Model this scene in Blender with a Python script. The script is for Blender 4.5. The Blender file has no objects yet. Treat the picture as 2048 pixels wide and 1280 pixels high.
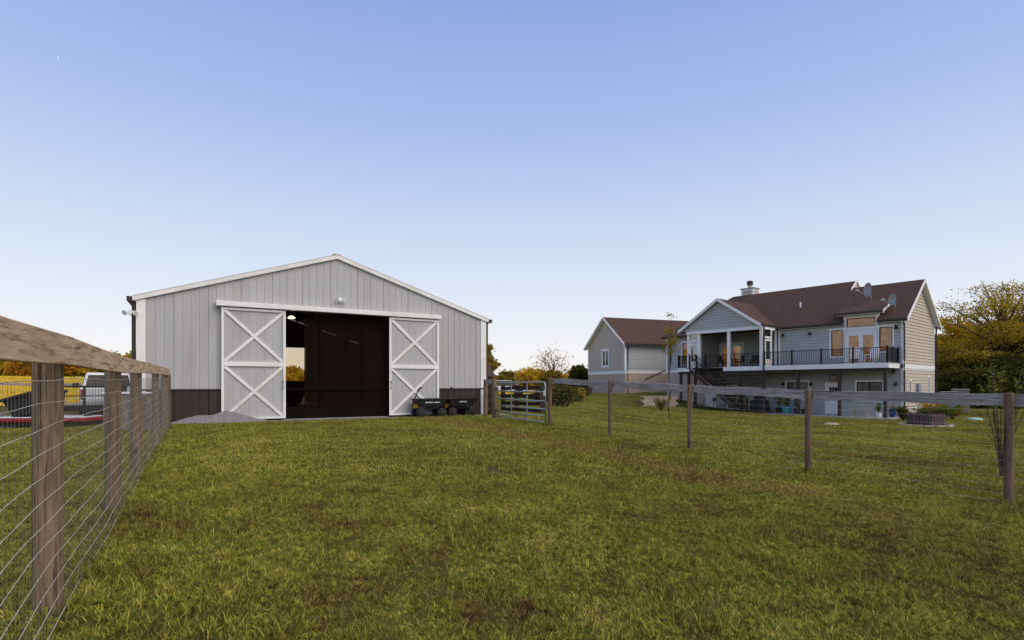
import bpy, math, random
import numpy as np
from mathutils import Vector, Matrix, Euler
R=math.radians
random.seed(7); rng=np.random.default_rng(7)
S=bpy.context.scene
COL=S.collection
# ------------------------------------------------------------------ camera
F=1108.0; HZ=770.0; EYE=1.15          # focal length and horizon measured on the 2048 px photograph
cam=bpy.data.cameras.new('camera'); co=bpy.data.objects.new('camera',cam); COL.objects.link(co)
co.location=(0,0,EYE); co.rotation_euler=(R(90),0,0)
cam.sensor_width=36; cam.lens=36*F/2048; cam.shift_y=130/2048; cam.clip_start=.05; cam.clip_end=6000
S.camera=co
# ------------------------------------------------------------------ sky, sun, exposure
SUN_AZ=128.0; SUN_EL=46.0             # degrees clockwise from straight ahead, above the horizon: wide soft evening light from behind the viewer
w=bpy.data.worlds.new('World'); S.world=w; w.use_nodes=True
nt=w.node_tree; nt.nodes.clear()
out=nt.nodes.new('ShaderNodeOutputWorld'); bg=nt.nodes.new('ShaderNodeBackground')
sky=nt.nodes.new('ShaderNodeTexSky'); sky.sky_type='NISHITA'; sky.sun_disc=False
sky.sun_elevation=R(SUN_EL); sky.sun_rotation=R(SUN_AZ); sky.dust_density=.4; sky.ozone_density=2.0
sc=nt.nodes.new('ShaderNodeMix'); sc.data_type='RGBA'; sc.blend_type='MULTIPLY'; sc.inputs[0].default_value=1
sc.inputs[7].default_value=(.09,.09,.09,1)
nt.links.new(sky.outputs[0],sc.inputs[6])
geo=nt.nodes.new('ShaderNodeTexCoord'); sep=nt.nodes.new('ShaderNodeSeparateXYZ'); nt.links.new(geo.outputs['Generated'],sep.inputs[0])
ramp=nt.nodes.new('ShaderNodeValToRGB'); nt.links.new(sep.outputs[2],ramp.inputs[0])
def srgb(r,g,b): return tuple(((c/255)/12.92 if c<=10 else ((c/255+.055)/1.055)**2.4) for c in (r,g,b))
stops=[(0.0,(255,250,244)),(.05,(248,247,248)),(.14,(231,238,250)),(.28,(202,217,246)),(.42,(170,193,239)),(.56,(147,174,231)),(1.0,(138,166,227))]
e=ramp.color_ramp.elements
while len(e)<len(stops): e.new(.5)
for el,(p_,c) in zip(e,stops): el.position=p_; el.color=srgb(*c)+(1,)
mx=nt.nodes.new('ShaderNodeMix'); mx.data_type='RGBA'; mx.inputs[0].default_value=.08
nt.links.new(ramp.outputs[0],mx.inputs[6]); nt.links.new(sc.outputs[2],mx.inputs[7])
nt.links.new(mx.outputs[2],bg.inputs[0]); bg.inputs[1].default_value=.80
nt.links.new(bg.outputs[0],out.inputs[0])
sl=bpy.data.lights.new('sun','SUN'); sl.energy=2.0; sl.angle=R(50); sl.color=(1,.84,.62)
so=bpy.data.objects.new('sun',sl); COL.objects.link(so)
dv=Vector((math.sin(R(SUN_AZ))*math.cos(R(SUN_EL)),math.cos(R(SUN_AZ))*math.cos(R(SUN_EL)),math.sin(R(SUN_EL))))
so.rotation_euler=dv.to_track_quat('Z','Y').to_euler(); so.location=(20,60,40)
vs=S.view_settings; vs.view_transform='Standard'; vs.look='None'; vs.gamma=1; vs.use_curve_mapping=False; vs.exposure=.35
# ------------------------------------------------------------------ helpers
class MB:
    """collects faces; T maps local coordinates of the builder into those of the parent"""
    def __init__(s,T=None): s.v=[];s.f=[];s.T=T
    def add(s,pts):
        i=len(s.v); s.v+= [tuple(s.T(*p)) if s.T else tuple(p) for p in pts]; return i
    def quad(s,a,b,c,d): i=s.add([a,b,c,d]); s.f.append((i,i+1,i+2,i+3)); return s
    def poly(s,pts): i=s.add(pts); s.f.append(tuple(range(i,i+len(pts)))); return s
    def hexa(s,p):
        i=s.add(p)
        for q in ((0,3,2,1),(4,5,6,7),(0,1,5,4),(1,2,6,5),(2,3,7,6),(3,0,4,7)): s.f.append(tuple(i+k for k in q))
        return s
    def box(s,x0,x1,y0,y1,z0,z1):
        return s.hexa([(x0,y0,z0),(x1,y0,z0),(x1,y1,z0),(x0,y1,z0),(x0,y0,z1),(x1,y0,z1),(x1,y1,z1),(x0,y1,z1)])
    def prism(s,pts,vec):
        n=len(pts); i=s.add(list(pts)+[tuple(a+b for a,b in zip(p,vec)) for p in pts])
        s.f.append(tuple(range(i+n-1,i-1,-1))); s.f.append(tuple(range(i+n,i+2*n)))
        for k in range(n): s.f.append((i+k,i+(k+1)%n,i+n+(k+1)%n,i+n+k))
        return s
    def cyl(s,p0,p1,r0,r1=None,n=8,cap=True):
        r1=r0 if r1 is None else r1
        p0=Vector(p0);p1=Vector(p1);d=(p1-p0).normalized()
        a=d.orthogonal().normalized(); b=d.cross(a)
        ring=lambda p,r:[tuple(p+a*(r*math.cos(2*math.pi*k/n))+b*(r*math.sin(2*math.pi*k/n))) for k in range(n)]
        i=s.add(ring(p0,r0)+ring(p1,r1))
        for k in range(n): s.f.append((i+k,i+(k+1)%n,i+n+(k+1)%n,i+n+k))
        if cap: s.f.append(tuple(range(i+n-1,i-1,-1))); s.f.append(tuple(range(i+n,i+2*n)))
        return s
    def tube(s,pts,r,n=6,r1=None):
        pts=[Vector(p) for p in pts]; m=len(pts); i0=None
        up=Vector((0,0,1))
        for j,p in enumerate(pts):
            d=(pts[min(j+1,m-1)]-pts[max(j-1,0)]).normalized()
            a=d.cross(up); a=a.normalized() if a.length>1e-3 else Vector((1,0,0)); b=d.cross(a)
            rr=r if r1 is None else r+(r1-r)*j/(m-1)
            i=s.add([tuple(p+a*(rr*math.cos(2*math.pi*k/n))+b*(rr*math.sin(2*math.pi*k/n))) for k in range(n)])
            if j==0: i0=i
            else:
                for k in range(n): s.f.append((i-n+k,i-n+(k+1)%n,i+(k+1)%n,i+k))
        s.f.append(tuple(range(i0,i0+n))); s.f.append(tuple(range(i,i+n)))
        return s
    def beam(s,pts,w,h,side=(0,1,0)):
        """rectangular section: w along side, h vertical, along a polyline"""
        sd=Vector(side); m=len(pts)
        for j,p in enumerate(pts):
            p=Vector(p); i=s.add([tuple(p+sd*(a*w/2)+Vector((0,0,b*h/2))) for a,b in((-1,-1),(1,-1),(1,1),(-1,1))])
            if j==0: s.f.append((i,i+1,i+2,i+3))
            else:
                for k in range(4): s.f.append((i-4+k,i-4+(k+1)%4,i+(k+1)%4,i+k))
        s.f.append((i+3,i+2,i+1,i)); return s
    def lathe(s,c,prof,n=16,axis='z'):
        c=Vector(c); first=None
        for j,(r,h) in enumerate(prof):
            pts=[]
            for k in range(n):
                a=2*math.pi*k/n; x,y=r*math.cos(a),r*math.sin(a)
                q=(x,y,h) if axis=='z' else ((x,h,y) if axis=='y' else (h,x,y))
                pts.append(tuple(c+Vector(q)))
            i=s.add(pts)
            if j==0: first=i; s.f.append(tuple(range(i,i+n)))
            else:
                for k in range(n): s.f.append((i-n+k,i-n+(k+1)%n,i+(k+1)%n,i+k))
        s.f.append(tuple(range(i+n-1,i-1,-1))); return s
    def build(s,name,mat,parent=None,smooth=False,bevel=0,kind=None,label=None):
        me=bpy.data.meshes.new(name); me.from_pydata(s.v,[],s.f); me.update()
        import bmesh
        bm=bmesh.new(); bm.from_mesh(me); bmesh.ops.recalc_face_normals(bm,faces=bm.faces); bm.to_mesh(me); bm.free()
        if smooth: me.shade_smooth()
        me.materials.append(mat)
        o=bpy.data.objects.new(name,me); COL.objects.link(o)
        if parent: o.parent=parent
        if bevel:
            b=o.modifiers.new('bevel','BEVEL'); b.width=bevel; b.segments=2; b.limit_method='ANGLE'
        if kind: o['kind']=kind
        if label: o['label']=label
        return o
def tag(o,label,cat,group=None):
    o['label']=label;o['category']=cat
    if group:o['group']=group
    return o
def thing(name,loc,rz=0,label=None,cat=None,group=None):
    o=bpy.data.objects.new(name,None); COL.objects.link(o); o.location=loc; o.rotation_euler=(0,0,rz); o.empty_display_size=.2
    if label: tag(o,label,cat,group)
    return o
def copy_tree(o,parent=None):
    c=o.copy(); COL.objects.link(c); c.parent=parent
    for ch in list(o.children): copy_tree(ch,c)
    return c
def np_mesh(name,verts,faces_n,mat,parent=None,kind=None):
    """verts (n,k,3): n separate k-gons"""
    n,k=verts.shape[:2]; me=bpy.data.meshes.new(name)
    me.vertices.add(n*k); me.vertices.foreach_set('co',verts.reshape(-1).astype(np.float32))
    me.loops.add(n*k); me.loops.foreach_set('vertex_index',np.arange(n*k,dtype=np.int32))
    me.polygons.add(n); me.polygons.foreach_set('loop_start',np.arange(0,n*k,k,dtype=np.int32))
    me.update(calc_edges=True); me.materials.append(mat)
    o=bpy.data.objects.new(name,me)
    if parent is not False:
        COL.objects.link(o)
        if parent is not None: o.parent=parent
    if kind:o['kind']=kind
    return o
def at(px,py,Y): return Vector(((px-1024)/F*Y,Y,EYE+(HZ-py)/F*Y))
# ------------------------------------------------------------------ materials
def newmat(name):
    m=bpy.data.materials.new(name); m.use_nodes=True; t=m.node_tree
    return m,t,t.nodes['Principled BSDF']
def noise(t,vec,scale,detail=3,rough=.55):
    n=t.nodes.new('ShaderNodeTexNoise'); n.inputs['Scale'].default_value=scale; n.inputs['Detail'].default_value=detail; n.inputs['Roughness'].default_value=rough
    if vec is not None: t.links.new(vec,n.inputs['Vector'])
    return n.outputs['Fac']
def rmp(t,fac,stops):
    r=t.nodes.new('ShaderNodeValToRGB'); t.links.new(fac,r.inputs[0]); e=r.color_ramp.elements
    while len(e)<len(stops): e.new(.5)
    for el,(p,c) in zip(e,stops): el.position=p; el.color=tuple(c)+(1,)
    return r.outputs[0]
def mixc(t,fac,a,b,mode='MIX'):
    m=t.nodes.new('ShaderNodeMix'); m.data_type='RGBA'; m.blend_type=mode
    for s,v in((0,fac),(6,a),(7,b)):
        if isinstance(v,(int,float)): m.inputs[s].default_value=v
        elif isinstance(v,tuple): m.inputs[s].default_value=v if len(v)==4 else v+(1,)
        else: t.links.new(v,m.inputs[s])
    return m.outputs[2]
def mth(t,op,a,b=None,c=None):
    m=t.nodes.new('ShaderNodeMath'); m.operation=op
    for i,v in enumerate((a,b,c)):
        if v is None: continue
        if isinstance(v,(int,float)): m.inputs[i].default_value=v
        else: t.links.new(v,m.inputs[i])
    return m.outputs[0]
def coords(t,kind='Object',sc=(1,1,1)):
    if kind=='World':
        g=t.nodes.new('ShaderNodeNewGeometry'); v=g.outputs['Position']
    else:
        g=t.nodes.new('ShaderNodeTexCoord'); v=g.outputs[kind]
    m=t.nodes.new('ShaderNodeMapping'); m.inputs['Scale'].default_value=sc; t.links.new(v,m.inputs[0]); return m.outputs[0]
def bump(t,p,h,strength=.3,dist=.01):
    b=t.nodes.new('ShaderNodeBump'); b.inputs['Strength'].default_value=strength; b.inputs['Distance'].default_value=dist
    t.links.new(h,b.inputs['Height']); t.links.new(b.outputs[0],p.inputs['Normal'])
def M(name,c1,c2=None,scale=3,rough=.7,metal=0,bmp=0,bscale=60,sc=(1,1,1),spec=.4,dirt=None):
    m,t,p=newmat(name); c2=c2 or tuple(x*.82 for x in c1)
    v=coords(t,'Object',sc); n=noise(t,v,scale,5,.6)
    c=rmp(t,n,[(.3,c2),(.7,c1)])
    if dirt:
        n2=noise(t,v,scale*.37,6,.7); c=mixc(t,rmp(t,n2,[(.5,(0,0,0)),(.75,(1,1,1))]),c,dirt)
    t.links.new(c,p.inputs['Base Color']); p.inputs['Roughness'].default_value=rough; p.inputs['Metallic'].default_value=metal
    p.inputs['Specular IOR Level'].default_value=spec
    if bmp: bump(t,p,noise(t,v,bscale,3),bmp,.01)
    return m
def wood(name,a,b,c,axis=0,fine=1.0):
    """weathered timber, grain along local axis, with knots and checks"""
    m,t,p=newmat(name); s=[62*fine]*3; s[axis]=2.2
    v=coords(t,'Object',tuple(s)); vl=coords(t,'Object',tuple(4.0 if i!=axis else .8 for i in range(3)))
    wob=noise(t,vl,1.6,3)
    add=t.nodes.new('ShaderNodeVectorMath'); add.operation='ADD'; t.links.new(v,add.inputs[0])
    cmb=t.nodes.new('ShaderNodeCombineXYZ'); k=mth(t,'MULTIPLY',wob,5.0)
    for i in range(3):
        if i!=axis: t.links.new(k,cmb.inputs[i])
    t.links.new(cmb.outputs[0],add.inputs[1])
    g=noise(t,add.outputs[0],1.0,6,.65)
    big=noise(t,vl,.9,4)
    col=rmp(t,g,[(.36,c),(.47,b),(.60,a)])
    col=mixc(t,mth(t,'MULTIPLY',rmp(t,big,[(.42,(0,0,0)),(.7,(1,1,1))]),.5),col,tuple(x*.62 for x in b))
    vk=coords(t,'Object',tuple(3.2 if i!=axis else 1.5 for i in range(3)))
    vo=t.nodes.new('ShaderNodeTexVoronoi'); vo.inputs['Scale'].default_value=1.0; t.links.new(vk,vo.inputs['Vector'])
    kn=rmp(t,vo.outputs['Distance'],[(.05,(1,1,1)),(.13,(0,0,0))])
    col=mixc(t,mth(t,'MULTIPLY',kn,.75),col,tuple(x*.35 for x in c))
    crk=rmp(t,noise(t,v,.55,2,.4),[(.27,(1,1,1)),(.32,(0,0,0))])
    col=mixc(t,mth(t,'MULTIPLY',crk,.8),col,tuple(x*.3 for x in c))
    t.links.new(col,p.inputs['Base Color']); p.inputs['Roughness'].default_value=.85; p.inputs['Specular IOR Level'].default_value=.2
    bump(t,p,g,.6,.006); return m
def leafmat(name,cols,trans=.5,dark=None):
    m=bpy.data.materials.new(name); m.use_nodes=True; t=m.node_tree; t.nodes.clear()
    o=t.nodes.new('ShaderNodeOutputMaterial'); g=t.nodes.new('ShaderNodeNewGeometry')
    oi=t.nodes.new('ShaderNodeObjectInfo')
    v=coords(t,'World'); n=noise(t,v,.55,3)
    f=mth(t,'ADD',mth(t,'MULTIPLY',g.outputs['Random Per Island'],.45),mth(t,'MULTIPLY',n,.55))
    k=len(cols); c=rmp(t,f,[(.2+.6*i/(k-1),cols[i]) for i in range(k)])
    c=mixc(t,mth(t,'MULTIPLY',oi.outputs['Random'],.3),c,tuple(.55*x for x in cols[0]))
    d=t.nodes.new('ShaderNodeBsdfDiffuse'); tr=t.nodes.new('ShaderNodeBsdfTranslucent'); mxs=t.nodes.new('ShaderNodeMixShader')
    t.links.new(c,d.inputs[0]); t.links.new(mixc(t,1.0,c,(1.2,1.1,.6),'MULTIPLY'),tr.inputs[0]); mxs.inputs[0].default_value=trans
    t.links.new(d.outputs[0],mxs.inputs[1]); t.links.new(tr.outputs[0],mxs.inputs[2]); t.links.new(mxs.outputs[0],o.inputs[0])
    return m
def lawn_colour(t,v):
    """mottled mown grass: green, olive, straw, bare brown; same field for soil sheet and blades"""
    a=noise(t,v,.33,4,.6); b=noise(t,v,1.7,4,.6); c=noise(t,v,6.5,3,.6)
    f=mth(t,'ADD',mth(t,'ADD',mth(t,'MULTIPLY',a,.34),mth(t,'MULTIPLY',b,.34)),mth(t,'MULTIPLY',c,.32))
    col=rmp(t,f,[(.37,(.15,.10,.05)),(.43,(.24,.20,.06)),(.5,(.275,.295,.062)),(.56,(.375,.36,.09)),(.64,(.50,.42,.15))])
    s=t.nodes.new('ShaderNodeSeparateXYZ'); t.links.new(v,s.inputs[0])
    q=mth(t,'ADD',mth(t,'MULTIPLY',s.outputs[0],.888),mth(t,'MULTIPLY',s.outputs[1],.46))   # distance across the worn track along the fence
    k=mth(t,'ABSOLUTE',mth(t,'SUBTRACT',q,mth(t,'ADD',5.9,mth(t,'MULTIPLY',a,.7))))
    w_=mth(t,'MULTIPLY',rmp(t,k,[(.0,(1,1,1)),(.75,(0,0,0))]),rmp(t,b,[(.35,(.1,.1,.1)),(.6,(1,1,1))]))
    far=t.nodes.new('ShaderNodeMapRange'); far.inputs[1].default_value=4.5; far.inputs[2].default_value=7.0; t.links.new(s.outputs[1],far.inputs[0])
    col=mixc(t,mth(t,'MULTIPLY',mth(t,'MULTIPLY',w_,.9),far.outputs[0]),col,(.34,.225,.10))
    return col
def m_lawn(name,soil):
    m=bpy.data.materials.new(name); m.use_nodes=True; t=m.node_tree; p=t.nodes['Principled BSDF']
    v=coords(t,'World'); col=lawn_colour(t,v)
    if soil:
        n=noise(t,v,45,4,.7); col=mixc(t,n,mixc(t,1.0,col,(.18,.15,.14),'MULTIPLY'),mixc(t,1.0,col,(.5,.46,.42),'MULTIPLY'))
        t.links.new(col,p.inputs['Base Color']); p.inputs['Roughness'].default_value=.95; p.inputs['Specular IOR Level'].default_value=.1
        bump(t,p,n,.8,.03)
    else:
        g=t.nodes.new('ShaderNodeNewGeometry'); rnd=g.outputs['Random Per Island']
        col=mixc(t,1.0,col,rmp(t,rnd,[(0,(.40,.36,.32)),(.45,(.95,.98,.9)),(.8,(1.25,1.35,1.05)),(.92,(1.55,1.35,1.1)),(1,(1.7,1.35,1.2))]),'MULTIPLY')
        col=mixc(t,1.0,col,rmp(t,noise(t,v,22,2),[(.36,(.5,.46,.42)),(.5,(1,1,1)),(.64,(1.4,1.35,1.3))]),'MULTIPLY')
        t.nodes.remove(p); o=t.nodes['Material Output']
        d=t.nodes.new('ShaderNodeBsdfDiffuse'); tr=t.nodes.new('ShaderNodeBsdfTranslucent'); ms=t.nodes.new('ShaderNodeMixShader'); ms.inputs[0].default_value=.25
        t.links.new(col,d.inputs[0]); t.links.new(col,tr.inputs[0]); t.links.new(d.outputs[0],ms.inputs[1]); t.links.new(tr.outputs[0],ms.inputs[2]); t.links.new(ms.outputs[0],o.inputs[0])
    return m
def emis(name,c,s,c2=None,scale=2):
    m,t,p=newmat(name); v=coords(t,'Object'); n=noise(t,v,scale,4)
    col=rmp(t,n,[(.35,c2 or c),(.65,c)])
    t.links.new(mixc(t,1.0,col,(.35,.33,.3),'MULTIPLY'),p.inputs['Base Color']); t.links.new(col,p.inputs['Emission Color']); p.inputs['Emission Strength'].default_value=s; return m
def glass(name,tint=(.9,.92,.95),fac=.06):
    m=bpy.data.materials.new(name); m.use_nodes=True; t=m.node_tree; t.nodes.clear(); o=t.nodes.new('ShaderNodeOutputMaterial')
    a=t.nodes.new('ShaderNodeBsdfTransparent'); a.inputs[0].default_value=tint+(1,); g=t.nodes.new('ShaderNodeBsdfGlossy'); g.inputs['Roughness'].default_value=.03
    ms=t.nodes.new('ShaderNodeMixShader'); ms.inputs[0].default_value=fac
    t.links.new(a.outputs[0],ms.inputs[1]); t.links.new(g.outputs[0],ms.inputs[2]); t.links.new(ms.outputs[0],o.inputs[0]); return m
K={}
K['soil']=m_lawn('lawn_soil',True); K['blade']=m_lawn('grass_blade',False)
K['steel']=M('painted_steel_grey',(.47,.472,.485),(.42,.422,.432),1.1,.5,sc=(3,3,.35),spec=.35,bmp=.03,bscale=30,dirt=(.39,.38,.37))
K['steel_trim']=M('white_trim_steel',(.86,.86,.86),(.76,.76,.74),1.5,.45,dirt=(.62,.60,.54))
K['brown_steel']=M('brown_steel',(.045,.031,.025),(.032,.022,.018),1.4,.5,sc=(3,3,.4))
K['bronze']=M('bronze_gutter',(.045,.036,.028),None,3,.45)
K['roof_steel']=M('roof_steel',(.55,.55,.54),None,2,.45,.2)
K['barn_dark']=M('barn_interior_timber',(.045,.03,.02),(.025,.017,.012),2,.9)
K['concrete']=M('concrete',(.36,.34,.31),(.27,.255,.235),2.5,.9,bmp=.2,bscale=60)
K['gravel']=M('gravel',(.30,.29,.29),(.10,.095,.10),24,.95,bmp=1.0,bscale=45)
K['siding']=M('grey_lap_siding',(.45,.465,.46),(.40,.415,.41),1.2,.7)
K['siding_warm']=M('beige_lap_siding',(.51,.455,.38),(.455,.405,.34),1.2,.7)
K['white']=M('white_paint',(.84,.84,.84),(.77,.77,.76),2,.5)
K['shingle']=None
K['brick']=None
K['black']=M('black_metal',(.018,.018,.02),None,4,.4,.3)
K['dkwood']=M('dark_stained_wood',(.06,.038,.028),(.035,.022,.017),3,.75,sc=(6,6,.6))
K['galv']=M('galvanised_tube',(.40,.45,.47),(.30,.35,.37),6,.5,.6)
K['wire']=M('galvanised_wire',(.66,.60,.50),(.46,.41,.34),30,.55,.2)
K['stay_wire']=M('dull_stay_wire',(.26,.235,.20),(.17,.15,.13),30,.6,.3)
K['rail_left']=wood('weathered_pine_rail',(.74,.53,.33),(.58,.40,.24),(.26,.16,.085),0,.8)
K['rail_right']=wood('silvered_pine_rail',(.47,.43,.40),(.34,.305,.28),(.15,.12,.105),0)
K['post']=wood('round_pine_post',(.27,.19,.12),(.18,.122,.078),(.065,.042,.028),2,1.1)
K['postr']=wood('brown_pine_post',(.22,.15,.10),(.15,.10,.07),(.06,.04,.03),2,1.1)
K['poly']=M('black_plastic',(.022,.022,.022),(.014,.014,.014),5,.5,spec=.4)
K['tyre']=M('rubber_tyre',(.03,.028,.026),(.018,.017,.016),8,.85)
K['yellow']=M('yellow_paint',(.65,.36,.03),None,5,.4)
K['red']=M('red_paint',(.30,.012,.02),(.2,.01,.015),4,.45)
K['carwhite']=M('white_car_paint',(.78,.79,.8),None,1,.25,spec=.6)
K['amber']=emis('lit_room_wall',(.36,.165,.022),.42,(.13,.05,.008),2.2)
K['dim']=emis('dim_room_wall',(.10,.055,.028),.18,(.03,.017,.01),1.3)
K['darkroom']=M('dark_room',(.02,.018,.016),None,2,.9)
K['glass']=glass('window_glass'); K['glass_dark']=glass('dark_glass',(.35,.37,.4),.25)
K['bark']=M('bark',(.10,.075,.055),(.045,.033,.025),6,.95,bmp=.6,bscale=18,sc=(1,1,.25))
K['lamp']=emis('lamp_lit',(1,.93,.8),6)
def shingle(name,a,b):
    m,t,p=newmat(name); v=coords(t,'Object')
    n=noise(t,v,5,4,.7); n2=noise(t,v,40,2); n3=noise(t,v,.5,3)
    col=rmp(t,mth(t,'ADD',mth(t,'MULTIPLY',n,.5),mth(t,'MULTIPLY',n2,.5)),[(.38,b),(.62,a)])
    col=mixc(t,mth(t,'MULTIPLY',n3,.35),col,(.10,.06,.05))
    t.links.new(col,p.inputs['Base Color']); p.inputs['Roughness'].default_value=.9; p.inputs['Specular IOR Level'].default_value=.15
    s=t.nodes.new('ShaderNodeSeparateXYZ'); t.links.new(v,s.inputs[0])
    saw=mth(t,'FRACT',mth(t,'MULTIPLY',s.outputs[2],9.0)); bump(t,p,mth(t,'ADD',saw,mth(t,'MULTIPLY',n2,.6)),.5,.02); return m
K['shingle']=shingle('brown_shingle',(.115,.072,.055),(.05,.031,.025))
def brickmat(name):
    m,t,p=newmat(name); v=coords(t,'Object'); s=t.nodes.new('ShaderNodeSeparateXYZ'); t.links.new(v,s.inputs[0])
    cb=t.nodes.new('ShaderNodeCombineXYZ'); t.links.new(mth(t,'ADD',s.outputs[0],s.outputs[1]),cb.inputs[0]); t.links.new(s.outputs[2],cb.inputs[1])
    b=t.nodes.new('ShaderNodeTexBrick'); b.inputs['Scale'].default_value=1; b.inputs['Brick Width'].default_value=.22; b.inputs['Row Height'].default_value=.075; b.inputs['Mortar Size'].default_value=.009
    b.inputs['Color1'].default_value=(.56,.42,.33,1); b.inputs['Color2'].default_value=(.46,.34,.265,1); b.inputs['Mortar'].default_value=(.45,.40,.35,1)
    t.links.new(cb.outputs[0],b.inputs[0]); t.links.new(b.outputs[0],p.inputs['Base Color']); p.inputs['Roughness'].default_value=.9
    bump(t,p,b.outputs['Fac'],-.4,.008); return m
K['brick']=brickmat('tan_brick')
L_gold=leafmat('autumn_leaf_gold_glow',[(.30,.22,.03),(.52,.37,.04),(.68,.50,.05),(.56,.33,.05)],.5)  # autumn gold with the backlit sun glow painted into the leaf colour
L_olive=leafmat('olive_leaf',[(.10,.095,.02),(.20,.17,.03),(.34,.25,.035),(.50,.33,.04)],.5)
L_dark=leafmat('dark_green_leaf',[(.035,.045,.015),(.06,.07,.02),(.10,.10,.025),(.18,.15,.03)],.4)
L_rust=leafmat('rust_leaf',[(.30,.16,.035),(.46,.25,.04),(.60,.34,.05),(.50,.22,.04)],.5)
L_fresh=leafmat('fresh_green_leaf',[(.05,.09,.02),(.09,.15,.03),(.16,.22,.05),(.28,.28,.06)],.45)
L_oak=leafmat('oak_leaf_gold_glow',[(.14,.12,.02),(.32,.24,.03),(.52,.37,.04),(.66,.46,.05)],.5)  # upper tones hold the oak's golden backlight as colour
L_hay=leafmat('ripe_hay_sun_glow',[(.66,.50,.06),(.78,.60,.08),(.85,.66,.10),(.78,.58,.09)],.4)  # ripe straw yellow, brightened to carry the field's sunlit glow
# ------------------------------------------------------------------ terrain
CP=np.array([(-2.25,2.8,.03),(-3.5,5,.03),(-4.7,6.95,.05),(-6.5,10.4,.06),(-8.3,13.3,.06),(-11,16.2,0),(-6,18.5,0),(-1.06,21.8,0),(1.06,15.5,.03),(2.32,13.1,-.07),(3.45,10.75,-.16),(4.64,8.68,-.23),(5.74,6.4,-.25),(6.9,4,-.27),
 (0,1,-.18),(0,3,-.2),(3,3,-.25),(-1,6,-.1),(2,7,-.2),(0,9,-.08),(-2,11,-.02),(-4,14,0),(1,11.5,-.06),(-1,17,.0),(-5,1,.02),(-8,5,.0),(-10,10,.0),(-14,15,-.02),(-16,20,-.08),(-20,17,-.02),(-25,25,.0),(-20,32,.0),(-30,30,.05),(-40,45,.35),(-60,70,1.2),(-90,100,2.2),(-60,140,2.9),(-120,140,3.0),(-140,60,1.5),(-40,20,0),(-40,0,0),
 (13.3,14.4,-.42),(10.2,18,-.36),(8.3,20.7,-.28),(2.8,21.5,-.08),(9,10,-.36),(14,9,-.4),(12,4,-.38),(20,6,-.5),(20,12,-.55),(6,15.5,-.2),
 (14,22,-.98),(12,26,-.98),(20,24,-1.02),(16,30,-1.03),(22,30,-1.03),(26,31,-1.03),(18,35,-1.03),(13,36,-1.03),(13,41,-1.0),(24,34,-1.03),(20,38.5,-1.03),(25.7,36.4,-1.03),(16,44,-1.0),(29,36,-1.0),(30,41,-.6),(36,40,-.7),(30,30,-.95),(40,30,-1.0),
 (8,27,-.6),(8.1,29,-.68),(5,30,-.25),(9,36,-.55),(10,46,.0),(11,51,.3),(8.5,57,.3),(8.5,62,.18),(5,50,.1),(11.5,42.6,-.78),(10.2,42.6,-.72),(13,43.2,-.85),(11,46.2,.1),(2,40,-.1),(1,33,-.12),(4,60,.1),(-5,30,0),(-2,45,.05),(-10,45,.05),(14,54,.5),(18,58,.4),(30,55,.2),(40,55,0),(60,50,-.4),(60,20,-.8),(0,80,.1),(-10,90,.3),(20,90,.3),(60,100,.2),(0,140,.3),(-20,120,.8),(0,-15,-.2),(30,-15,-.6),(-30,-15,0),(60,-10,-.8)],dtype=float)
def ground(x,y):
    x=np.asarray(x,float);y=np.asarray(y,float); sh=x.shape
    xf=x.ravel();yf=y.ravel(); o=np.empty(xf.shape)
    for i in range(0,len(xf),20000):
        dx=xf[i:i+20000,None]-CP[None,:,0]; dy=yf[i:i+20000,None]-CP[None,:,1]; d2=dx*dx+dy*dy
        near=np.sqrt(CP[:,0]**2+CP[:,1]**2); s2=(.8+.055*near)**2
        w_=1/(d2+s2)**2.2; o[i:i+20000]=(w_*CP[:,2]).sum(1)/w_.sum(1)
    return o.reshape(sh)
def gz(x,y): return float(ground(np.array([x]),np.array([y]))[0])
def axis(lo,hi,fine_lo,fine_hi,step,grow=1.25):
    a=list(np.arange(fine_lo,fine_hi+1e-6,step)); s=step
    while a[-1]<hi: s*=grow; a.append(a[-1]+s)
    s=step
    while a[0]>lo: s*=grow; a.insert(0,a[0]-s)
    return np.array(a)
gx=axis(-2500,2500,-32,42,.6); gy=axis(-600,4000,-2,66,.6)
GX,GY=np.meshgrid(gx,gy); GZ=ground(GX,GY); nx,ny=len(gx),len(gy)
me=bpy.data.meshes.new('ground'); V=np.stack([GX,GY,GZ],-1).reshape(-1,3)
ii=np.arange(nx*ny).reshape(ny,nx); Q=np.stack([ii[:-1,:-1],ii[:-1,1:],ii[1:,1:],ii[1:,:-1]],-1).reshape(-1,4)
me.from_pydata(V.tolist(),[],Q.tolist()); me.shade_smooth(); me.materials.append(K['soil'])
g_=bpy.data.objects.new('ground',me); COL.objects.link(g_); g_['kind']='structure'
def sheet(name,poly_fn,xs,ys,mat,lift,kind='structure'):
    X,Y=np.meshgrid(xs,ys); Z=ground(X,Y)+lift; mb=MB(); n=len(xs)
    mb.v=np.stack([X,Y,Z],-1).reshape(-1,3).tolist()
    for j in range(len(ys)-1):
        for i in range(n-1):
            if poly_fn((xs[i]+xs[i+1])/2,(ys[j]+ys[j+1])/2): mb.f.append((j*n+i,j*n+i+1,(j+1)*n+i+1,(j+1)*n+i))
    return mb.build(name,mat,smooth=True,kind=kind)
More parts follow.
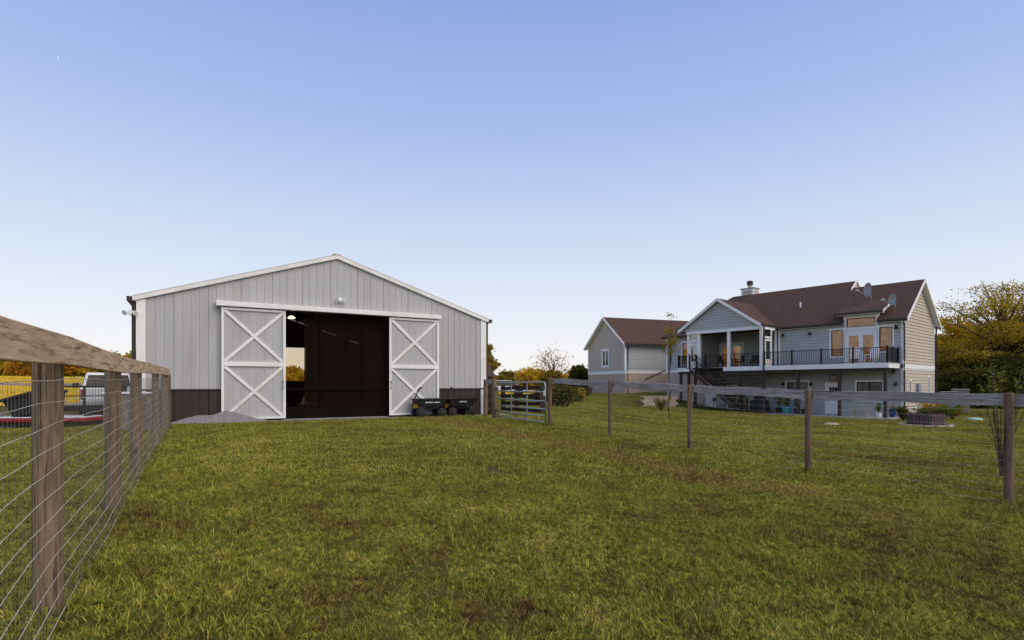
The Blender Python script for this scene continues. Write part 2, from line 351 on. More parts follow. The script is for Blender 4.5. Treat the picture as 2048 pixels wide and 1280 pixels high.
# barn frame of reference
BA=math.atan2(.490,.872); BL=Vector((-10.97,16.23,0)); BW=11.37; BD=18.0; EAVE=3.67; RIDGE=5.49
bu=Vector((math.cos(BA),math.sin(BA),0)); bn=Vector((-bu.y,bu.x,0))
def bw(x,o,z=0): return BL+bu*x-bn*o+Vector((0,0,z))      # x along the front, o out towards the lawn
def bl(x,y):
    d=Vector((x,y,0))-BL; return d.dot(bu),-d.dot(bn)
def in_gravel(x,y):
    u,o=bl(x,y); wv=.12*math.sin(u*2.1)+.1*math.sin(u*5.3+1)+.05*math.sin(u*13)
    front=-.3<o<.8+wv and -.3<u<12.2
    left=u<-.3+wv and -9<o<-.1-.12*u*0+wv and u>-14
    return front or left
sheet('gravel_apron',in_gravel,np.arange(-30,1.6,.2),np.arange(11,34,.2),K['gravel'],.012)
# ripe field on the left, low-sun glow painted into its straw colour
m,t,p=newmat('straw_sun_glow'); v=coords(t,'World'); c=rmp(t,noise(t,v,.8,5,.7),[(.35,(.62,.46,.05)),(.65,(.80,.61,.08))]); t.links.new(c,p.inputs['Base Color']); p.inputs['Roughness'].default_value=.9; K['field']=m
sheet('field',lambda x,y: (y>30 and x<-22-.12*(y-30)) or (y>62 and -60<x<12),np.arange(-190,14,2.5),np.arange(29,150,2.5),K['field'],.03)
# ------------------------------------------------------------------ grass (uncountable)
def blade_patch(name,size,n,h,wd,seed,mat,lean=.55):
    r=np.random.default_rng(seed)
    b=np.stack([r.uniform(-size/2,size/2,n),r.uniform(-size/2,size/2,n),np.full(n,-.006)],-1)
    # clumping
    cl=r.uniform(-size/2,size/2,(max(4,n//34),2)); k=r.integers(0,len(cl),n//2)
    b[:n//2,:2]=cl[k]+r.normal(0,size*.018,(n//2,2))
    a=r.uniform(0,2*np.pi,n); hh=h*r.uniform(.35,1.25,n); ln=lean*hh*r.uniform(.2,1.5,n); la=r.uniform(0,2*np.pi,n)
    s=np.stack([np.cos(a),np.sin(a),np.zeros(n)],-1)*(wd*r.uniform(.6,1.3,n)/2)[:,None]
    L=np.stack([np.cos(la),np.sin(la),np.zeros(n)],-1)
    m1=b+L*(ln*.35)[:,None]; m1[:,2]+=hh*.62
    t1=b+L*ln[:,None]; t1[:,2]+=hh*.92
    q=np.stack([b-s,b+s,m1+s*.8,m1-s*.8,t1+s*.12,t1-s*.12],1)    # 6 verts
    me=bpy.data.meshes.new(name); me.vertices.add(n*6); me.vertices.foreach_set('co',q.reshape(-1).astype(np.float32))
    base=np.arange(n)[:,None]*6; idx=np.concatenate([base+np.array([[0,1,2,3]]),base+np.array([[3,2,4,5]])],1).reshape(-1)
    me.loops.add(n*8); me.loops.foreach_set('vertex_index',idx.astype(np.int32)); me.polygons.add(n*2); me.polygons.foreach_set('loop_start',np.arange(0,n*8,4,dtype=np.int32))
    me.update(calc_edges=True); me.materials.append(mat); return bpy.data.objects.new(name,me)
def scatter(name,src,pts,yaw,scl,nrm,label=None,cat=None):
    cl=bpy.data.collections.new(name+'_source')
    for o in src: cl.objects.link(o)
    n=len(pts); me=bpy.data.meshes.new(name); me.vertices.add(n); me.vertices.foreach_set('co',pts.reshape(-1).astype(np.float32))
    rot=np.zeros((n,3),np.float32)
    for i in range(n):
        q=Vector((0,0,1)).rotation_difference(Vector(nrm[i]))@Euler((0,0,yaw[i])).to_quaternion(); rot[i]=q.to_euler()
    for nm,ty,val,key in(('rot','FLOAT_VECTOR',rot,'vector'),('scl','FLOAT',scl.astype(np.float32),'value'),('idx','INT',rng.integers(0,len(src),n).astype(np.int32),'value')):
        at_=me.attributes.new(nm,ty,'POINT'); at_.data.foreach_set(key,np.ascontiguousarray(val).reshape(-1))
    me.update(); o=bpy.data.objects.new(name,me); COL.objects.link(o); o['kind']='stuff'
    if label: tag(o,label,cat)
    ng=bpy.data.node_groups.new(name+'_nodes','GeometryNodeTree'); ng.interface.new_socket('Geometry',in_out='INPUT',socket_type='NodeSocketGeometry'); ng.interface.new_socket('Geometry',in_out='OUTPUT',socket_type='NodeSocketGeometry')
    N=ng.nodes; gi=N.new('NodeGroupInput'); go=N.new('NodeGroupOutput'); ip=N.new('GeometryNodeInstanceOnPoints'); ci=N.new('GeometryNodeCollectionInfo')
    ci.inputs[0].default_value=cl; ci.inputs['Separate Children'].default_value=True; ci.inputs['Reset Children'].default_value=True
    def na(nm,ty): x=N.new('GeometryNodeInputNamedAttribute'); x.data_type=ty; x.inputs[0].default_value=nm; return x.outputs[0]
    e2=N.new('FunctionNodeEulerToRotation'); ng.links.new(na('rot','FLOAT_VECTOR'),e2.inputs[0])
    ip.inputs['Pick Instance'].default_value=True
    ng.links.new(gi.outputs[0],ip.inputs['Points']); ng.links.new(ci.outputs[0],ip.inputs['Instance']); ng.links.new(na('idx','INT'),ip.inputs['Instance Index'])
    ng.links.new(e2.outputs[0],ip.inputs['Rotation']); ng.links.new(na('scl','FLOAT'),ip.inputs['Scale']); ng.links.new(ip.outputs[0],go.inputs[0])
    md=o.modifiers.new('grass','NODES'); md.node_group=ng; return o
HC=Vector((25.7,36.4,-.95)); HA=math.atan2(-.770,.638); hd=Vector((math.cos(HA),math.sin(HA),0)); hv=Vector((-hd.y,hd.x,0))
def hl(x,y): d=Vector((x,y,0))-Vector((HC.x,HC.y,0)); return d.dot(hd),d.dot(hv)
def lawn_ok(x,y):
    if in_gravel(x,y): return False
    u,o=bl(x,y)
    if -.2<u<BW+.2 and -BD-.2<o<.15: return False
    a,b=hl(x,y)
    if -15.2<a<.6 and -3.1<b<7.5: return False
    if -25<a<-14 and 3<b<16: return False
    return True
def lay(y0,y1,step,jit,test=None):
    P=[]
    y=y0
    while y<y1:
        xm=-.98*y-1; xM=.98*y+1.2
        x=xm
        while x<xM:
            a=x+random.uniform(-jit,jit)*step; b=y+random.uniform(-jit,jit)*step
            if lawn_ok(a,b) and (test is None or test(a,b)): P.append((a,b))
            x+=step
        y+=step
    P=np.array(P); z=ground(P[:,0],P[:,1]); e=.15
    n=np.stack([-(ground(P[:,0]+e,P[:,1])-z)/e,-(ground(P[:,0],P[:,1]+e)-z)/e,np.ones(len(P))],-1); n/=np.linalg.norm(n,axis=1)[:,None]
    return np.concatenate([P,z[:,None]],1),n
near_src=[blade_patch('tuft_near%d'%i,.5,2200,.036,.0052,20+i,K['blade'],.8) for i in range(4)]
P,n=lay(1.0,7.5,.36,.3); scatter('lawn_grass',near_src,P,rng.uniform(0,6.28,len(P)),rng.uniform(.85,1.2,len(P)),n,'short mown lawn grass in front of the barn','grass')
mid_src=[blade_patch('tuft_mid%d'%i,1.0,2000,.045,.010,40+i,K['blade'],.8) for i in range(4)]
P,n=lay(7.4,20,.75,.3); scatter('lawn_grass_beyond',mid_src,P,rng.uniform(0,6.28,len(P)),rng.uniform(.9,1.2,len(P)),n,'mown lawn grass further off towards barn and house','grass')
far_src=[blade_patch('tuft_far%d'%i,2.2,2600,.055,.02,60+i,K['blade'],.8) for i in range(3)]
P,n=lay(20,60,1.7,.3,lambda x,y: x>-16); scatter('lawn_grass_distant',far_src,P,rng.uniform(0,6.28,len(P)),rng.uniform(.9,1.2,len(P)),n,'distant mown lawn grass around the house','grass')
# taller weeds at the feet of the left fence posts
tall_src=[blade_patch('tuft_tall%d'%i,.30,90,.11,.006,80+i,K['blade'],.7) for i in range(3)]
Pt=[]
for k in range(90):
    y=random.uniform(1.5,13); Pt.append((-2.25-.573*(y-2.8)+random.gauss(.02,.09),y))
for p_ in ((1.06,15.5),(2.32,13.1),(3.45,10.75),(4.64,8.68),(5.74,6.4)):
    for k in range(9): Pt.append((p_[0]+random.gauss(0,.1),p_[1]+random.gauss(0,.1)))
for k in range(420):
    y=random.uniform(1.6,11); Pt.append((random.uniform(-.8*y,.9*y),y))
Pt=np.array([p for p in Pt if lawn_ok(*p)]); Pt=np.concatenate([Pt,ground(Pt[:,0],Pt[:,1])[:,None]],1)
scatter('lawn_tufts',tall_src,Pt,rng.uniform(0,6.28,len(Pt)),rng.uniform(.45,1.0,len(Pt)),np.tile([0,0,1.0],(len(Pt),1)),'loose taller tufts of grass in the lawn and along the wire fence','grass')
hay_src=[blade_patch('tuft_hay%d'%i,4.0,1500,.42,.05,90+i,L_hay,.5) for i in range(3)]
Ph=[(x+random.uniform(-1,1),y+random.uniform(-1,1)) for x in np.arange(-130,10,3.2) for y in np.arange(31,120,3.2) if (x<-23-.12*(y-30) and x>-1.05*y-6) or (y>64 and -60<x<8)]
Ph=np.array(Ph); Ph=np.concatenate([Ph,ground(Ph[:,0],Ph[:,1])[:,None]],1)
scatter('field_hay',hay_src,Ph,rng.uniform(0,6.28,len(Ph)),rng.uniform(.8,1.2,len(Ph)),np.tile([0,0,1.0],(len(Ph),1)),'ripe grass with painted golden sun glow in the open field beyond the barn','grass')
# ------------------------------------------------------------------ barn
barn=thing('barn',BL,BA,'large grey metal barn with white trim, brown skirt and open sliding doors','barn')
def ztop(x): return EAVE+(RIDGE-EAVE)*(1-abs(x-BW/2)/(BW/2))
def ribbed(x0,x1,zb,zt,y,pitch=.2286,rib=.013,rw=.045):
    """ribbed steel sheet facing -y, ribs at multiples of pitch; zt is a function or number"""
    mb=MB(); xs=[(x0,0)]
    k=math.ceil((x0-.001)/pitch)
    while k*pitch<x1+.001:
        c=k*pitch
        for dx,h in((-rw/2,0),(-rw/4,rib),(rw/4,rib),(rw/2,0)):
            if x0<c+dx<x1: xs.append((c+dx,h))
        c+=pitch/2
        for dx,h in((-.012,0),(0,.004),(.012,0)):
            if x0<c+dx<x1: xs.append((c+dx,h))
        k+=1
    xs.append((x1,0)); f=zt if callable(zt) else (lambda x:zt)
    if callable(zt) and x0<BW/2<x1: xs.append((BW/2,0)); xs.sort()
    for (a,h),(b,g) in zip(xs[:-1],xs[1:]): mb.quad((a,y-h,zb),(b,y-g,zb),(b,y-g,f(b)),(a,y-h,f(a)))
    return mb
OX0,OX1,OZ=3.95,7.56,3.6
edges=sorted(set([0,BW,OX0,OX1]+[k*.9144 for k in range(1,13)])); edges=[e for i,e in enumerate(edges) if i==0 or e-edges[i-1]>.06 or e in(OX0,OX1,BW)]
for a,b in zip(edges[:-1],edges[1:]):
    if b-a<.02: continue
    j=.0015*random.random()
    if OX0-.01<=a and b<=OX1+.01: ribbed(a,b,OZ,ztop,-j).build('siding_panel',K['steel'],barn)
    else:
        ribbed(a,b,1.0,ztop,-j).build('siding_panel',K['steel'],barn)
        ribbed(a,b,0.0,1.0,-.004-j).build('skirt_panel',K['brown_steel'],barn)
MB().box(.0,OX0,-.045,-.004,.985,1.03).build('skirt_cap',K['bronze'],barn); MB().box(OX1,BW,-.045,-.004,.985,1.03).build('skirt_cap',K['bronze'],barn)
MB().box(-.03,.2,-.035,.12,0,EAVE+.02).build('corner_trim',K['steel_trim'],barn); MB().box(BW-.2,BW+.03,-.035,.12,0,EAVE+.02).build('corner_trim',K['steel_trim'],barn)
for s in(0,1):
    f=lambda x:(x if s==0 else BW-x)
    mb=MB(); a,b=(f(-.12),ztop(0)-.04),(f(BW/2),RIDGE)
    mb.prism([(a[0],-.085,a[1]-.02),(b[0],-.085,b[1]-.02),(b[0],-.085,b[1]+.11),(a[0],-.085,a[1]+.11)],(0,.09,0)).build('rake_trim',K['steel_trim'],barn)
    mb=MB()
    for k in range(int((BD+.2)/.2286)):
        y=-.09+k*.2286
        for (y0,y1,h) in((y,y+.19,0),(y+.19,y+.2286,.03)):
            mb.hexa([(a[0],y0,a[1]+.11),(b[0],y0,b[1]+.11),(b[0],y1,b[1]+.11),(a[0],y1,a[1]+.11),(a[0],y0,a[1]+.13+h),(b[0],y0,b[1]+.13+h),(b[0],y1,b[1]+.13+h),(a[0],y1,a[1]+.13+h)])
    mb.build('roof_panel',K['roof_steel'],barn)
    x=f(-.13); MB().box(min(x,x+(-.13 if s==0 else .13)),max(x,x+(-.13 if s==0 else .13)),-.1,BD+.1,EAVE-.07,EAVE+.06).build('gutter',K['bronze'],barn)
    x=f(-.1); MB().box(x-.05,x+.05,.05,.14,.05,EAVE-.05).build('downspout',K['bronze'],barn)
    ww=MB()
    for k in range(79): 
        y=k*.2286; ww.box(f(0)-.02,f(0)+.02,y,min(BD,y+.2286),0,EAVE+.12)
    ww.build('side_wall',K['steel'],barn)
MB().box(BW/2-.12,BW/2+.12,-.09,BD,RIDGE+.13,RIDGE+.155).build('ridge_cap',K['steel_trim'],barn)
bk=MB(); X0,X1,ZT=5.6,7.5,3.53
zk=lambda x:ztop(x)+.1
bk.prism([(0,BD,0),(X0,BD,0),(X0,BD,zk(X0)),(0,BD,zk(0))],(0,.05,0)); bk.prism([(X1,BD,0),(BW,BD,0),(BW,BD,zk(BW)),(X1,BD,zk(X1))],(0,.05,0)); bk.prism([(X0,BD,ZT),(X1,BD,ZT),(X1,BD,zk(X1)),(BW/2,BD,RIDGE+.1),(X0,BD,zk(X0))],(0,.05,0))
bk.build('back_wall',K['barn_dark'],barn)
MB().box(.05,BW-.05,.02,BD-.02,.0,.03).build('floor_slab',K['concrete'],barn)
for y in(4.5,9,13.5):
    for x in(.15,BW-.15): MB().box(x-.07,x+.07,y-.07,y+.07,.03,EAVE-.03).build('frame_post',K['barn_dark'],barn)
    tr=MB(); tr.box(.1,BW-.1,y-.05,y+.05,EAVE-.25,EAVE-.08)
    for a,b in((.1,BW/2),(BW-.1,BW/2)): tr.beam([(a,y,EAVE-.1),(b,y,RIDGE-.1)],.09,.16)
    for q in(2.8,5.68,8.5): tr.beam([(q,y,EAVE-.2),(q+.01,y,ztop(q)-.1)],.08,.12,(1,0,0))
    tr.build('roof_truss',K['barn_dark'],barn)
MB().box(X0,X1,BD-.05,BD-.01,.95,1.03).build('back_rail',K['barn_dark'],barn)
# stall partition inside
for q in range(6): MB().box(7.9,11.2,6.0,6.04,.05+q*.27,.28+q*.27).build('stall_board',K['barn_dark'],barn)
# ceiling light just inside
MB().lathe((4.35,.9,3.45),[(.10,0),(.12,.03),(.05,.08)],12).build('ceiling_light',K['lamp'],barn)
# track
MB().box(2.02,9.44,-.24,-.03,3.60,3.755).build('door_track',K['steel_trim'],barn,bevel=.012)
# sliding doors
def barn_door(x0,x1,handle):
    d=MB().box(x0+.01,x1-.01,-.115,-.085,.07,3.57).build('sliding_door',K['steel'],barn)
    e=x0
    while e<x1-.02:
        b=min(e+.9144,x1); ribbed(e,b,.07,3.57,-.116,rib=.009).build('door_panel',K['steel'],d); e=b
    y0,y1=-.165,-.1165; W=.075
    for a,b,c,g in((x0,x0+W,.07,3.57),(x1-W,x1,.07,3.57),(x0+W,x1-W,3.5,3.57),(x0+W,x1-W,.07,.135),(x0+W,x1-W,1.745,1.885)): MB().box(a,b,y0,y1,c,g).build('door_board',K['steel_trim'],d)
    for za,zb in((.135,1.745),(1.885,3.5)):
        for k,(pa,pb) in enumerate((((x0+W,za),(x1-W,zb)),((x0+W,zb),(x1-W,za)))):
            v=Vector((pb[0]-pa[0],0,pb[1]-pa[1])).normalized(); nrm=Vector((-v.z,0,v.x))*.045
            A=Vector((pa[0],0,pa[1]))+v*.03; B=Vector((pb[0],0,pb[1]))-v*.03
            pts=[(A+nrm),(B+nrm),(B-nrm),(A-nrm)]; yy=-.150-.004*k
            MB().prism([(q.x,yy,q.z) for q in pts],(0,.033,0)).build('door_brace',K['steel_trim'],d)
    MB().tube([(handle,-.17,1.0),(handle,-.21,1.02),(handle,-.21,1.28),(handle,-.17,1.3)],.012).build('handle',K['black'],d)
    for q in(x0+.35,x1-.35): MB().box(q-.05,q+.05,-.16,-.09,3.56,3.61).build('hanger',K['galv'],d)
barn_door(2.17,4.03,3.95); barn_door(7.48,9.37,7.53)
# dark screen curtain in the opening, seams between the drops
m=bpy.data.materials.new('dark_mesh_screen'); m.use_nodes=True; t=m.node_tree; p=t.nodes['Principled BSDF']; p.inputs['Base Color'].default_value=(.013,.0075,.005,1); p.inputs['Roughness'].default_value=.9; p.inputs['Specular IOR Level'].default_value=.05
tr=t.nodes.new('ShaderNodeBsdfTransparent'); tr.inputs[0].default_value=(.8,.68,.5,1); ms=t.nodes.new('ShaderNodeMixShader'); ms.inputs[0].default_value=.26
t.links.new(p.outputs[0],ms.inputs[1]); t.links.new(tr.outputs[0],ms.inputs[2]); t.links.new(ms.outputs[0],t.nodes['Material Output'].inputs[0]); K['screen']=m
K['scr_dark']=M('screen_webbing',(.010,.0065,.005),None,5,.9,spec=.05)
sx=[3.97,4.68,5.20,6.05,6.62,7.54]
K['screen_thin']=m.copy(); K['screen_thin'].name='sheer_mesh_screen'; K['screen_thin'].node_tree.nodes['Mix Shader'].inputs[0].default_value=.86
for a,b in zip(sx[:-1],sx[1:]):
    mb=MB(); N=10
    for i in range(N):
        for j in range(8):
            f=lambda i,j:(a+(b-a)*i/N,.12+.018*math.sin(i*1.1+a*5+.2*j),.04+3.5*j/8)
            mb.quad(f(i,j),f(i+1,j),f(i+1,j+1),f(i,j+1))
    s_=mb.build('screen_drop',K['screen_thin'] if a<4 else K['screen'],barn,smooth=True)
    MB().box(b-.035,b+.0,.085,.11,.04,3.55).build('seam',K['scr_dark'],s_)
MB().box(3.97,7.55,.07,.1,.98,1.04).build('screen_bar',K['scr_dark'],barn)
MB().box(3.97,7.55,.075,.1,.03,.42).build('screen_hem',K['scr_dark'],barn)
def floodlight(x,y,z,ang=0):
    r=MB().lathe((x,y,z),[(.06,-.05),(.07,-.02),(.055,0)],12,'y').build('floodlight',K['white'],barn)
    for s in(-1,1):
        h=MB().lathe((0,0,0),[(.03,0),(.055,.05),(.075,.12),(.06,.122)],12).build('lamp_head',K['white'],r); h.location=(x+s*.07,y-.07,z); h.rotation_euler=(R(115),0,R(s*38))
    MB().lathe((x,y-.05,z-.09),[(.01,-.02),(.035,0),(.03,.03)],10).build('sensor',K['white'],r)
floodlight(5.79,-.03,4.09); floodlight(-.17,.0,3.28)
# gravel heap against the skirt
mb=MB(); nn=34; c0=bw(2.15,.62)
for j in range(nn+1):
    for i in range(nn+1):
        u=(i/nn*2-1); q=(j/nn*2-1); r=math.hypot(u,q); h=.30*max(0,1-r)**.8*(1+.25*math.sin(u*7+q*5))+random.uniform(-.012,.012)*(r<1)
        P_=c0+bu*(u*1.35)-bn*(q*.68); mb.v.append((P_.x,P_.y,gz(P_.x,P_.y)+(h+.02 if r<1 else -.06)))
for j in range(nn):
    for i in range(nn): k=j*(nn+1)+i; mb.f.append((k,k+1,k+nn+2,k+nn+1))
o=mb.build('gravel_heap',K['gravel'],kind='stuff'); tag(o,'low heap of grey gravel against the brown barn skirt','gravel')
# ------------------------------------------------------------------ dump carts
def lettering(txt,size,parent,loc,rot,mat):
    cu=bpy.data.curves.new('lettering','FONT'); cu.body=txt; cu.size=size; cu.align_x='CENTER'; cu.align_y='CENTER'; cu.extrude=.001; cu.offset=size*.02; cu.shear=.2
    o=bpy.data.objects.new('lettering',cu); COL.objects.link(o); dg=bpy.context.evaluated_depsgraph_get(); me=bpy.data.meshes.new_from_object(o.evaluated_get(dg)); bpy.data.objects.remove(o)
    me.materials.clear(); me.materials.append(mat)
    n=bpy.data.objects.new('lettering',me); COL.objects.link(n); n.parent=parent; n.location=loc; n.rotation_euler=rot; return n
def tub(mb,zb,zt,b,tp,wall=.02):
    """open tapered tub; b,tp = (x0,x1,y0,y1) bottom and top"""
    f=lambda r,z:[(r[0],r[2],z),(r[1],r[2],z),(r[1],r[3],z),(r[0],r[3],z)]
    i=mb.add(f(b,zb)+f(tp,zt)+f((tp[0]+wall,tp[1]-wall,tp[2]+wall,tp[3]-wall),zt)+f((b[0]+wall,b[1]-wall,b[2]+wall,b[3]-wall),zb+wall))
    mb.f.append((i+3,i+2,i+1,i)); mb.f.append((i+12,i+13,i+14,i+15))
    for s in(0,4,8):
        for k in range(4): mb.f.append((i+s+k,i+s+(k+1)%4,i+s+4+(k+1)%4,i+s+4+k))
def cart(x,o,ang,txt,label):
    r=thing('dump_cart',bw(x,o,gz(*bw(x,o).xy)+.012),BA+ang,label,'cart','dump carts parked by the barn')
    mb=MB(); tub(mb,.36,.64,(-.46,.44,-.24,.24),(-.58,.58,-.31,.31)); b=mb.build('bed',K['poly'],r,bevel=.02)
    MB().beam([(-.6,-.32,.645),(.6,-.32,.645)],.05,.03).beam([(-.6,.32,.645),(.6,.32,.645)],.05,.03).beam([(-.6,-.345,.645),(-.6,.345,.645)],.05,.03,(1,0,0)).beam([(.6,-.345,.645),(.6,.345,.645)],.05,.03,(1,0,0)).build('rim',K['poly'],b)
    lettering(txt,.075,b,(0,-.292,.53),(R(90-13),0,0),K['white'])
    MB().box(-.48,.48,-.16,-.12,.27,.31).box(-.48,.48,.12,.16,.27,.31).box(-.46,-.42,-.24,.24,.2,.31).box(.36,.40,-.24,.24,.2,.31).box(-.1,.1,-.14,.14,.3,.36).build('chassis',K['black'],r)
    for sx_ in(-.42,.38):
        for sy in(-.27,.27):
            q=MB().lathe((0,0,0),[(.07,-.045),(.13,-.05),(.16,-.03),(.165,0),(.16,.03),(.13,.05),(.07,.045)],22,'y').build('wheel',K['tyre'],r,smooth=True); q.location=(sx_,sy,.165)
            MB().lathe((0,0,0),[(.02,-.06),(.075,-.05),(.085,-.035),(.085,.035),(.075,.05),(.02,.06)],16,'y').build('rim',K['black'],q)
            MB().lathe((0,0,0),[(.012,-.075),(.018,-.062)],8,'y').build('axle_nut',K['galv'],q)
    g=MB().tube([(-.50,0,.24),(-.64,0,.30),(-.66,0,.42),(-.56,0,.66),(-.44,0,.92)],.022,8).build('handle',K['black'],r)
    MB().tube([(-.45,0,.90),(-.40,0,1.0),(-.30,0,1.06)],.034,8).build('grip',K['poly'],g)
    MB().box(-.60,-.50,-.05,.05,.32,.46).build('dump_latch',K['yellow'],r); MB().box(-.5,-.47,-.12,.12,.36,.52).build('tow_plate',K['yellow'],r)
cart(8.82,.62,R(0),'GORILLA CARTS','black dump cart in front of the white barred barn door')
cart(10.08,.45,R(2),'GORILLA','black dump cart in front of the brown barn skirt by corner trim')
# ------------------------------------------------------------------ fences
def post(mb,x,y,z0,z1,w,n=8,sq=False):
    if sq: mb.box(x-w/2,x+w/2,y-w/2,y+w/2,z0,z1)
    else: mb.lathe((x,y,0),[(w/2*1.04,z0),(w/2,z0+.3),(w/2*.99,z1-.02),(w/2*.88,z1)],n)
def wire_net(xs,zbot,ztop_,y,parent,dv,dh,r,wav,name='wire_mesh'):
    """woven wire: xs range along the fence, zbot/ztop_ functions of x"""
    x0,x1=xs; mb=MB()
    nh=int(round((ztop_((x0+x1)/2)-zbot((x0+x1)/2))/dh)); step=.12
    n=max(2,int((x1-x0)/step)); ph=[random.uniform(0,6.28) for _ in range(6)]
    for k in range(nh+1):
        pts=[]
        for i in range(n+1):
            x=x0+(x1-x0)*i/n; a,b=zbot(x),ztop_(x); z=a+(b-a)*k/nh
            pts.append((x,y+.004*math.sin(x*3+k),z+wav*(.5*math.sin(x*2.6+ph[k%6])+.5*math.sin(x*7.1+ph[(k+2)%6]+k))))
        mb.tube(pts,r*(1.25 if k in(0,nh) else 1),4)
    hz=mb.build(name,K['wire'],parent,kind='stuff'); mb=MB(); x=x0
    while x<x1:
        mb.cyl((x,y,zbot(x)-.01),(x+random.gauss(0,.004),y,ztop_(x)),r*.5,n=3,cap=False); x+=dv
    mb.build('stay_wires',K['stay_wire'],hz,kind='stuff')
# left fence: x along the fence away from the viewer, -y towards the lawn
e_=Vector((-.497,.868,0)); FA=math.atan2(e_.y,e_.x); F0=Vector((-2.25,2.8,0))
lf=thing('wire_fence',F0,FA,'timber rail and wire fence running up the left side to the barn','fence')
def lfg(x): q=F0+e_*x; return gz(q.x,q.y)
LY=[0.6,2.8,5.0,6.95,10.4,13.4]; LX=[(y-2.8)/.868 for y in LY]
def railz(x): Yv=2.8+x*.868; return float(np.interp(Yv,[-2,0,1.84,2.8,5,6.95,10.4,13.4],[1.36,1.36,1.37,1.39,1.41,1.44,1.49,1.53]))
for i,x in enumerate(LX):
    mb=MB(); wd=.125 if i<5 else .16
    post(mb,x,.075,lfg(x)-.25,railz(x)-(.012 if i<5 else -.02),wd,14); mb.build('post',K['post'],lf,smooth=True)
mb=MB(); post(mb,LX[-1]+.42,.02,lfg(LX[-1]+.42)-.2,1.42,.13,12); mb.build('post',K['postr'],lf,smooth=True)
cuts=[-3.2,LX[1]-.02,LX[3]+.0,LX[4]+1.2,LX[5]+.12]
for k,(a,b) in enumerate(zip(cuts[:-1],cuts[1:])):
    n=10; mb=MB(); a+=.004
    mb.beam([(a+(b-a)*i/n,-.012+(.004 if k%2 else 0),railz(a+(b-a)*i/n)-.07-.012*math.sin(math.pi*i/n)*(k%2)) for i in range(n+1)],.045,.14)
    mb.build('rail',K['rail_left'],lf,bevel=.005)
wire_net((-3.0,LX[-1]),lambda x:lfg(x)+.03,lambda x:railz(x)-.21,-.005,lf,.05,.102,.0015,.006)
# right fence: x from the gate post towards the viewer; lawn of the barn is on -y... posts stand on the barn side
RP=[(1.06,15.5),(2.32,13.1),(3.45,10.75),(4.64,8.68),(5.74,6.4),(6.95,4.1)]
rd=(Vector(RP[4]+(0,))-Vector(RP[0]+(0,))).normalized(); RA=math.atan2(rd.y,rd.x); R0=Vector(RP[0]+(0,)); rn=Vector((-rd.y,rd.x,0))
rf=thing('wire_fence',R0,RA,'silvered single rail and wire fence between lawn and house','fence')
RL=[((Vector(p+(0,))-R0).dot(rd),(Vector(p+(0,))-R0).dot(rn)) for p in RP]
RT=[1.345,1.245,1.15,1.075,1.05,1.04]
for (x,y),(X_,Y_),zt in zip(RL,RP,RT):
    mb=MB(); wd=.12 if x<.1 else .096; lean=.0
    post(mb,x,y,gz(X_,Y_)-.3,zt+.012,wd,12); o=mb.build('post',K['postr'],rf,smooth=True)
for k in range(5):
    (xa,ya),(xb,yb)=RL[k],RL[k+1]; n=8; off=.083
    mb=MB(); mb.beam([(xa+(xb-xa)*i/n+(.003 if i==0 else 0),ya+(yb-ya)*i/n+off-.012+.003*(k%2),RT[k]-.005+(RT[k+1]-RT[k])*i/n-.07+.008*math.sin(i*1.3+k)) for i in range(n+1)],.042,.14)
    mb.build('rail',K['rail_right'],rf,bevel=.004)
xr=[p[0] for p in RL]
def rgz(x): q=R0+rd*x; return gz(q.x,q.y)
wire_net((RL[0][0],RL[-1][0]),lambda x:rgz(x)+.03,lambda x:float(np.interp(x,xr,RT))-.2,.062,rf,.1,.102,.0011,.003)
# gate
GA=Vector((-.55,18.97,0)); GB=Vector((1.0,15.62,0)); gd=(GB-GA).normalized(); ga=math.atan2(gd.y,gd.x); GL=(GB-GA).length
gt=thing('tube_gate',GA+Vector((0,0,gz(GA.x,GA.y))),ga,'galvanised six bar tube gate closed beside the barn corner','gate')
x0,x1,zb,zt=.16,GL-.12,.10,1.24
zz=[.10,.27,.47,.70,.96,1.24]
mb=MB(); rr=.09
mb.tube([(x0,0,zb),(x0,0,zt-rr),(x0+.03,0,zt-.03),(x0+rr,0,zt),(x1-rr,0,zt),(x1-.03,0,zt-.03),(x1,0,zt-rr),(x1,0,zb)],.024,8); mb.build('frame',K['galv'],gt,smooth=True)
for z in zz[:-1]: MB().tube([(x0,0,z),((x0+x1)/2,0,z-.004),(x1,0,z)],.021,8).build('bar',K['galv'],gt,smooth=True)
for f in(.34,.67): MB().box(x0+(x1-x0)*f-.03,x0+(x1-x0)*f+.03,-.035,-.022,zb-.02,zt).build('stay',K['galv'],gt)
for z in(.3,1.05): MB().box(-.02,.17,-.02,.02,z-.03,z+.03).build('hinge',K['black'],gt)
MB().box(x1-.03,x1+.03,-.05,-.024,.85,1.02).build('latch',K['white'],gt)
gp=thing('gate_posts',bw(11.62,.0,0),BA,'mossy timber hinge posts with short top rail between barn and tube gate','post')
ip=gp.rotation_euler.z; loc=lambda v:(Matrix.Rotation(-BA,3,'Z')@(Vector(v)-Vector(gp.location)))
for k,(px_,py_) in enumerate(((-.98,22.05),(-.62,18.95))):
    pass
a=loc((-.97,20.3,0)); b=loc((-.60,18.98,0))
for q,zt_ in((a,1.36),(b,1.36)):
    mb=MB(); post(mb,q.x,q.y,-.15,zt_,.15,12); mb.build('post',K['post'],gp,smooth=True)
sd=(b-a).normalized(); MB().beam([(a.x,a.y,1.27),(b.x,b.y,1.27)],.05,.14,(-sd.y,sd.x,0)).build('rail',K['rail_right'],gp)
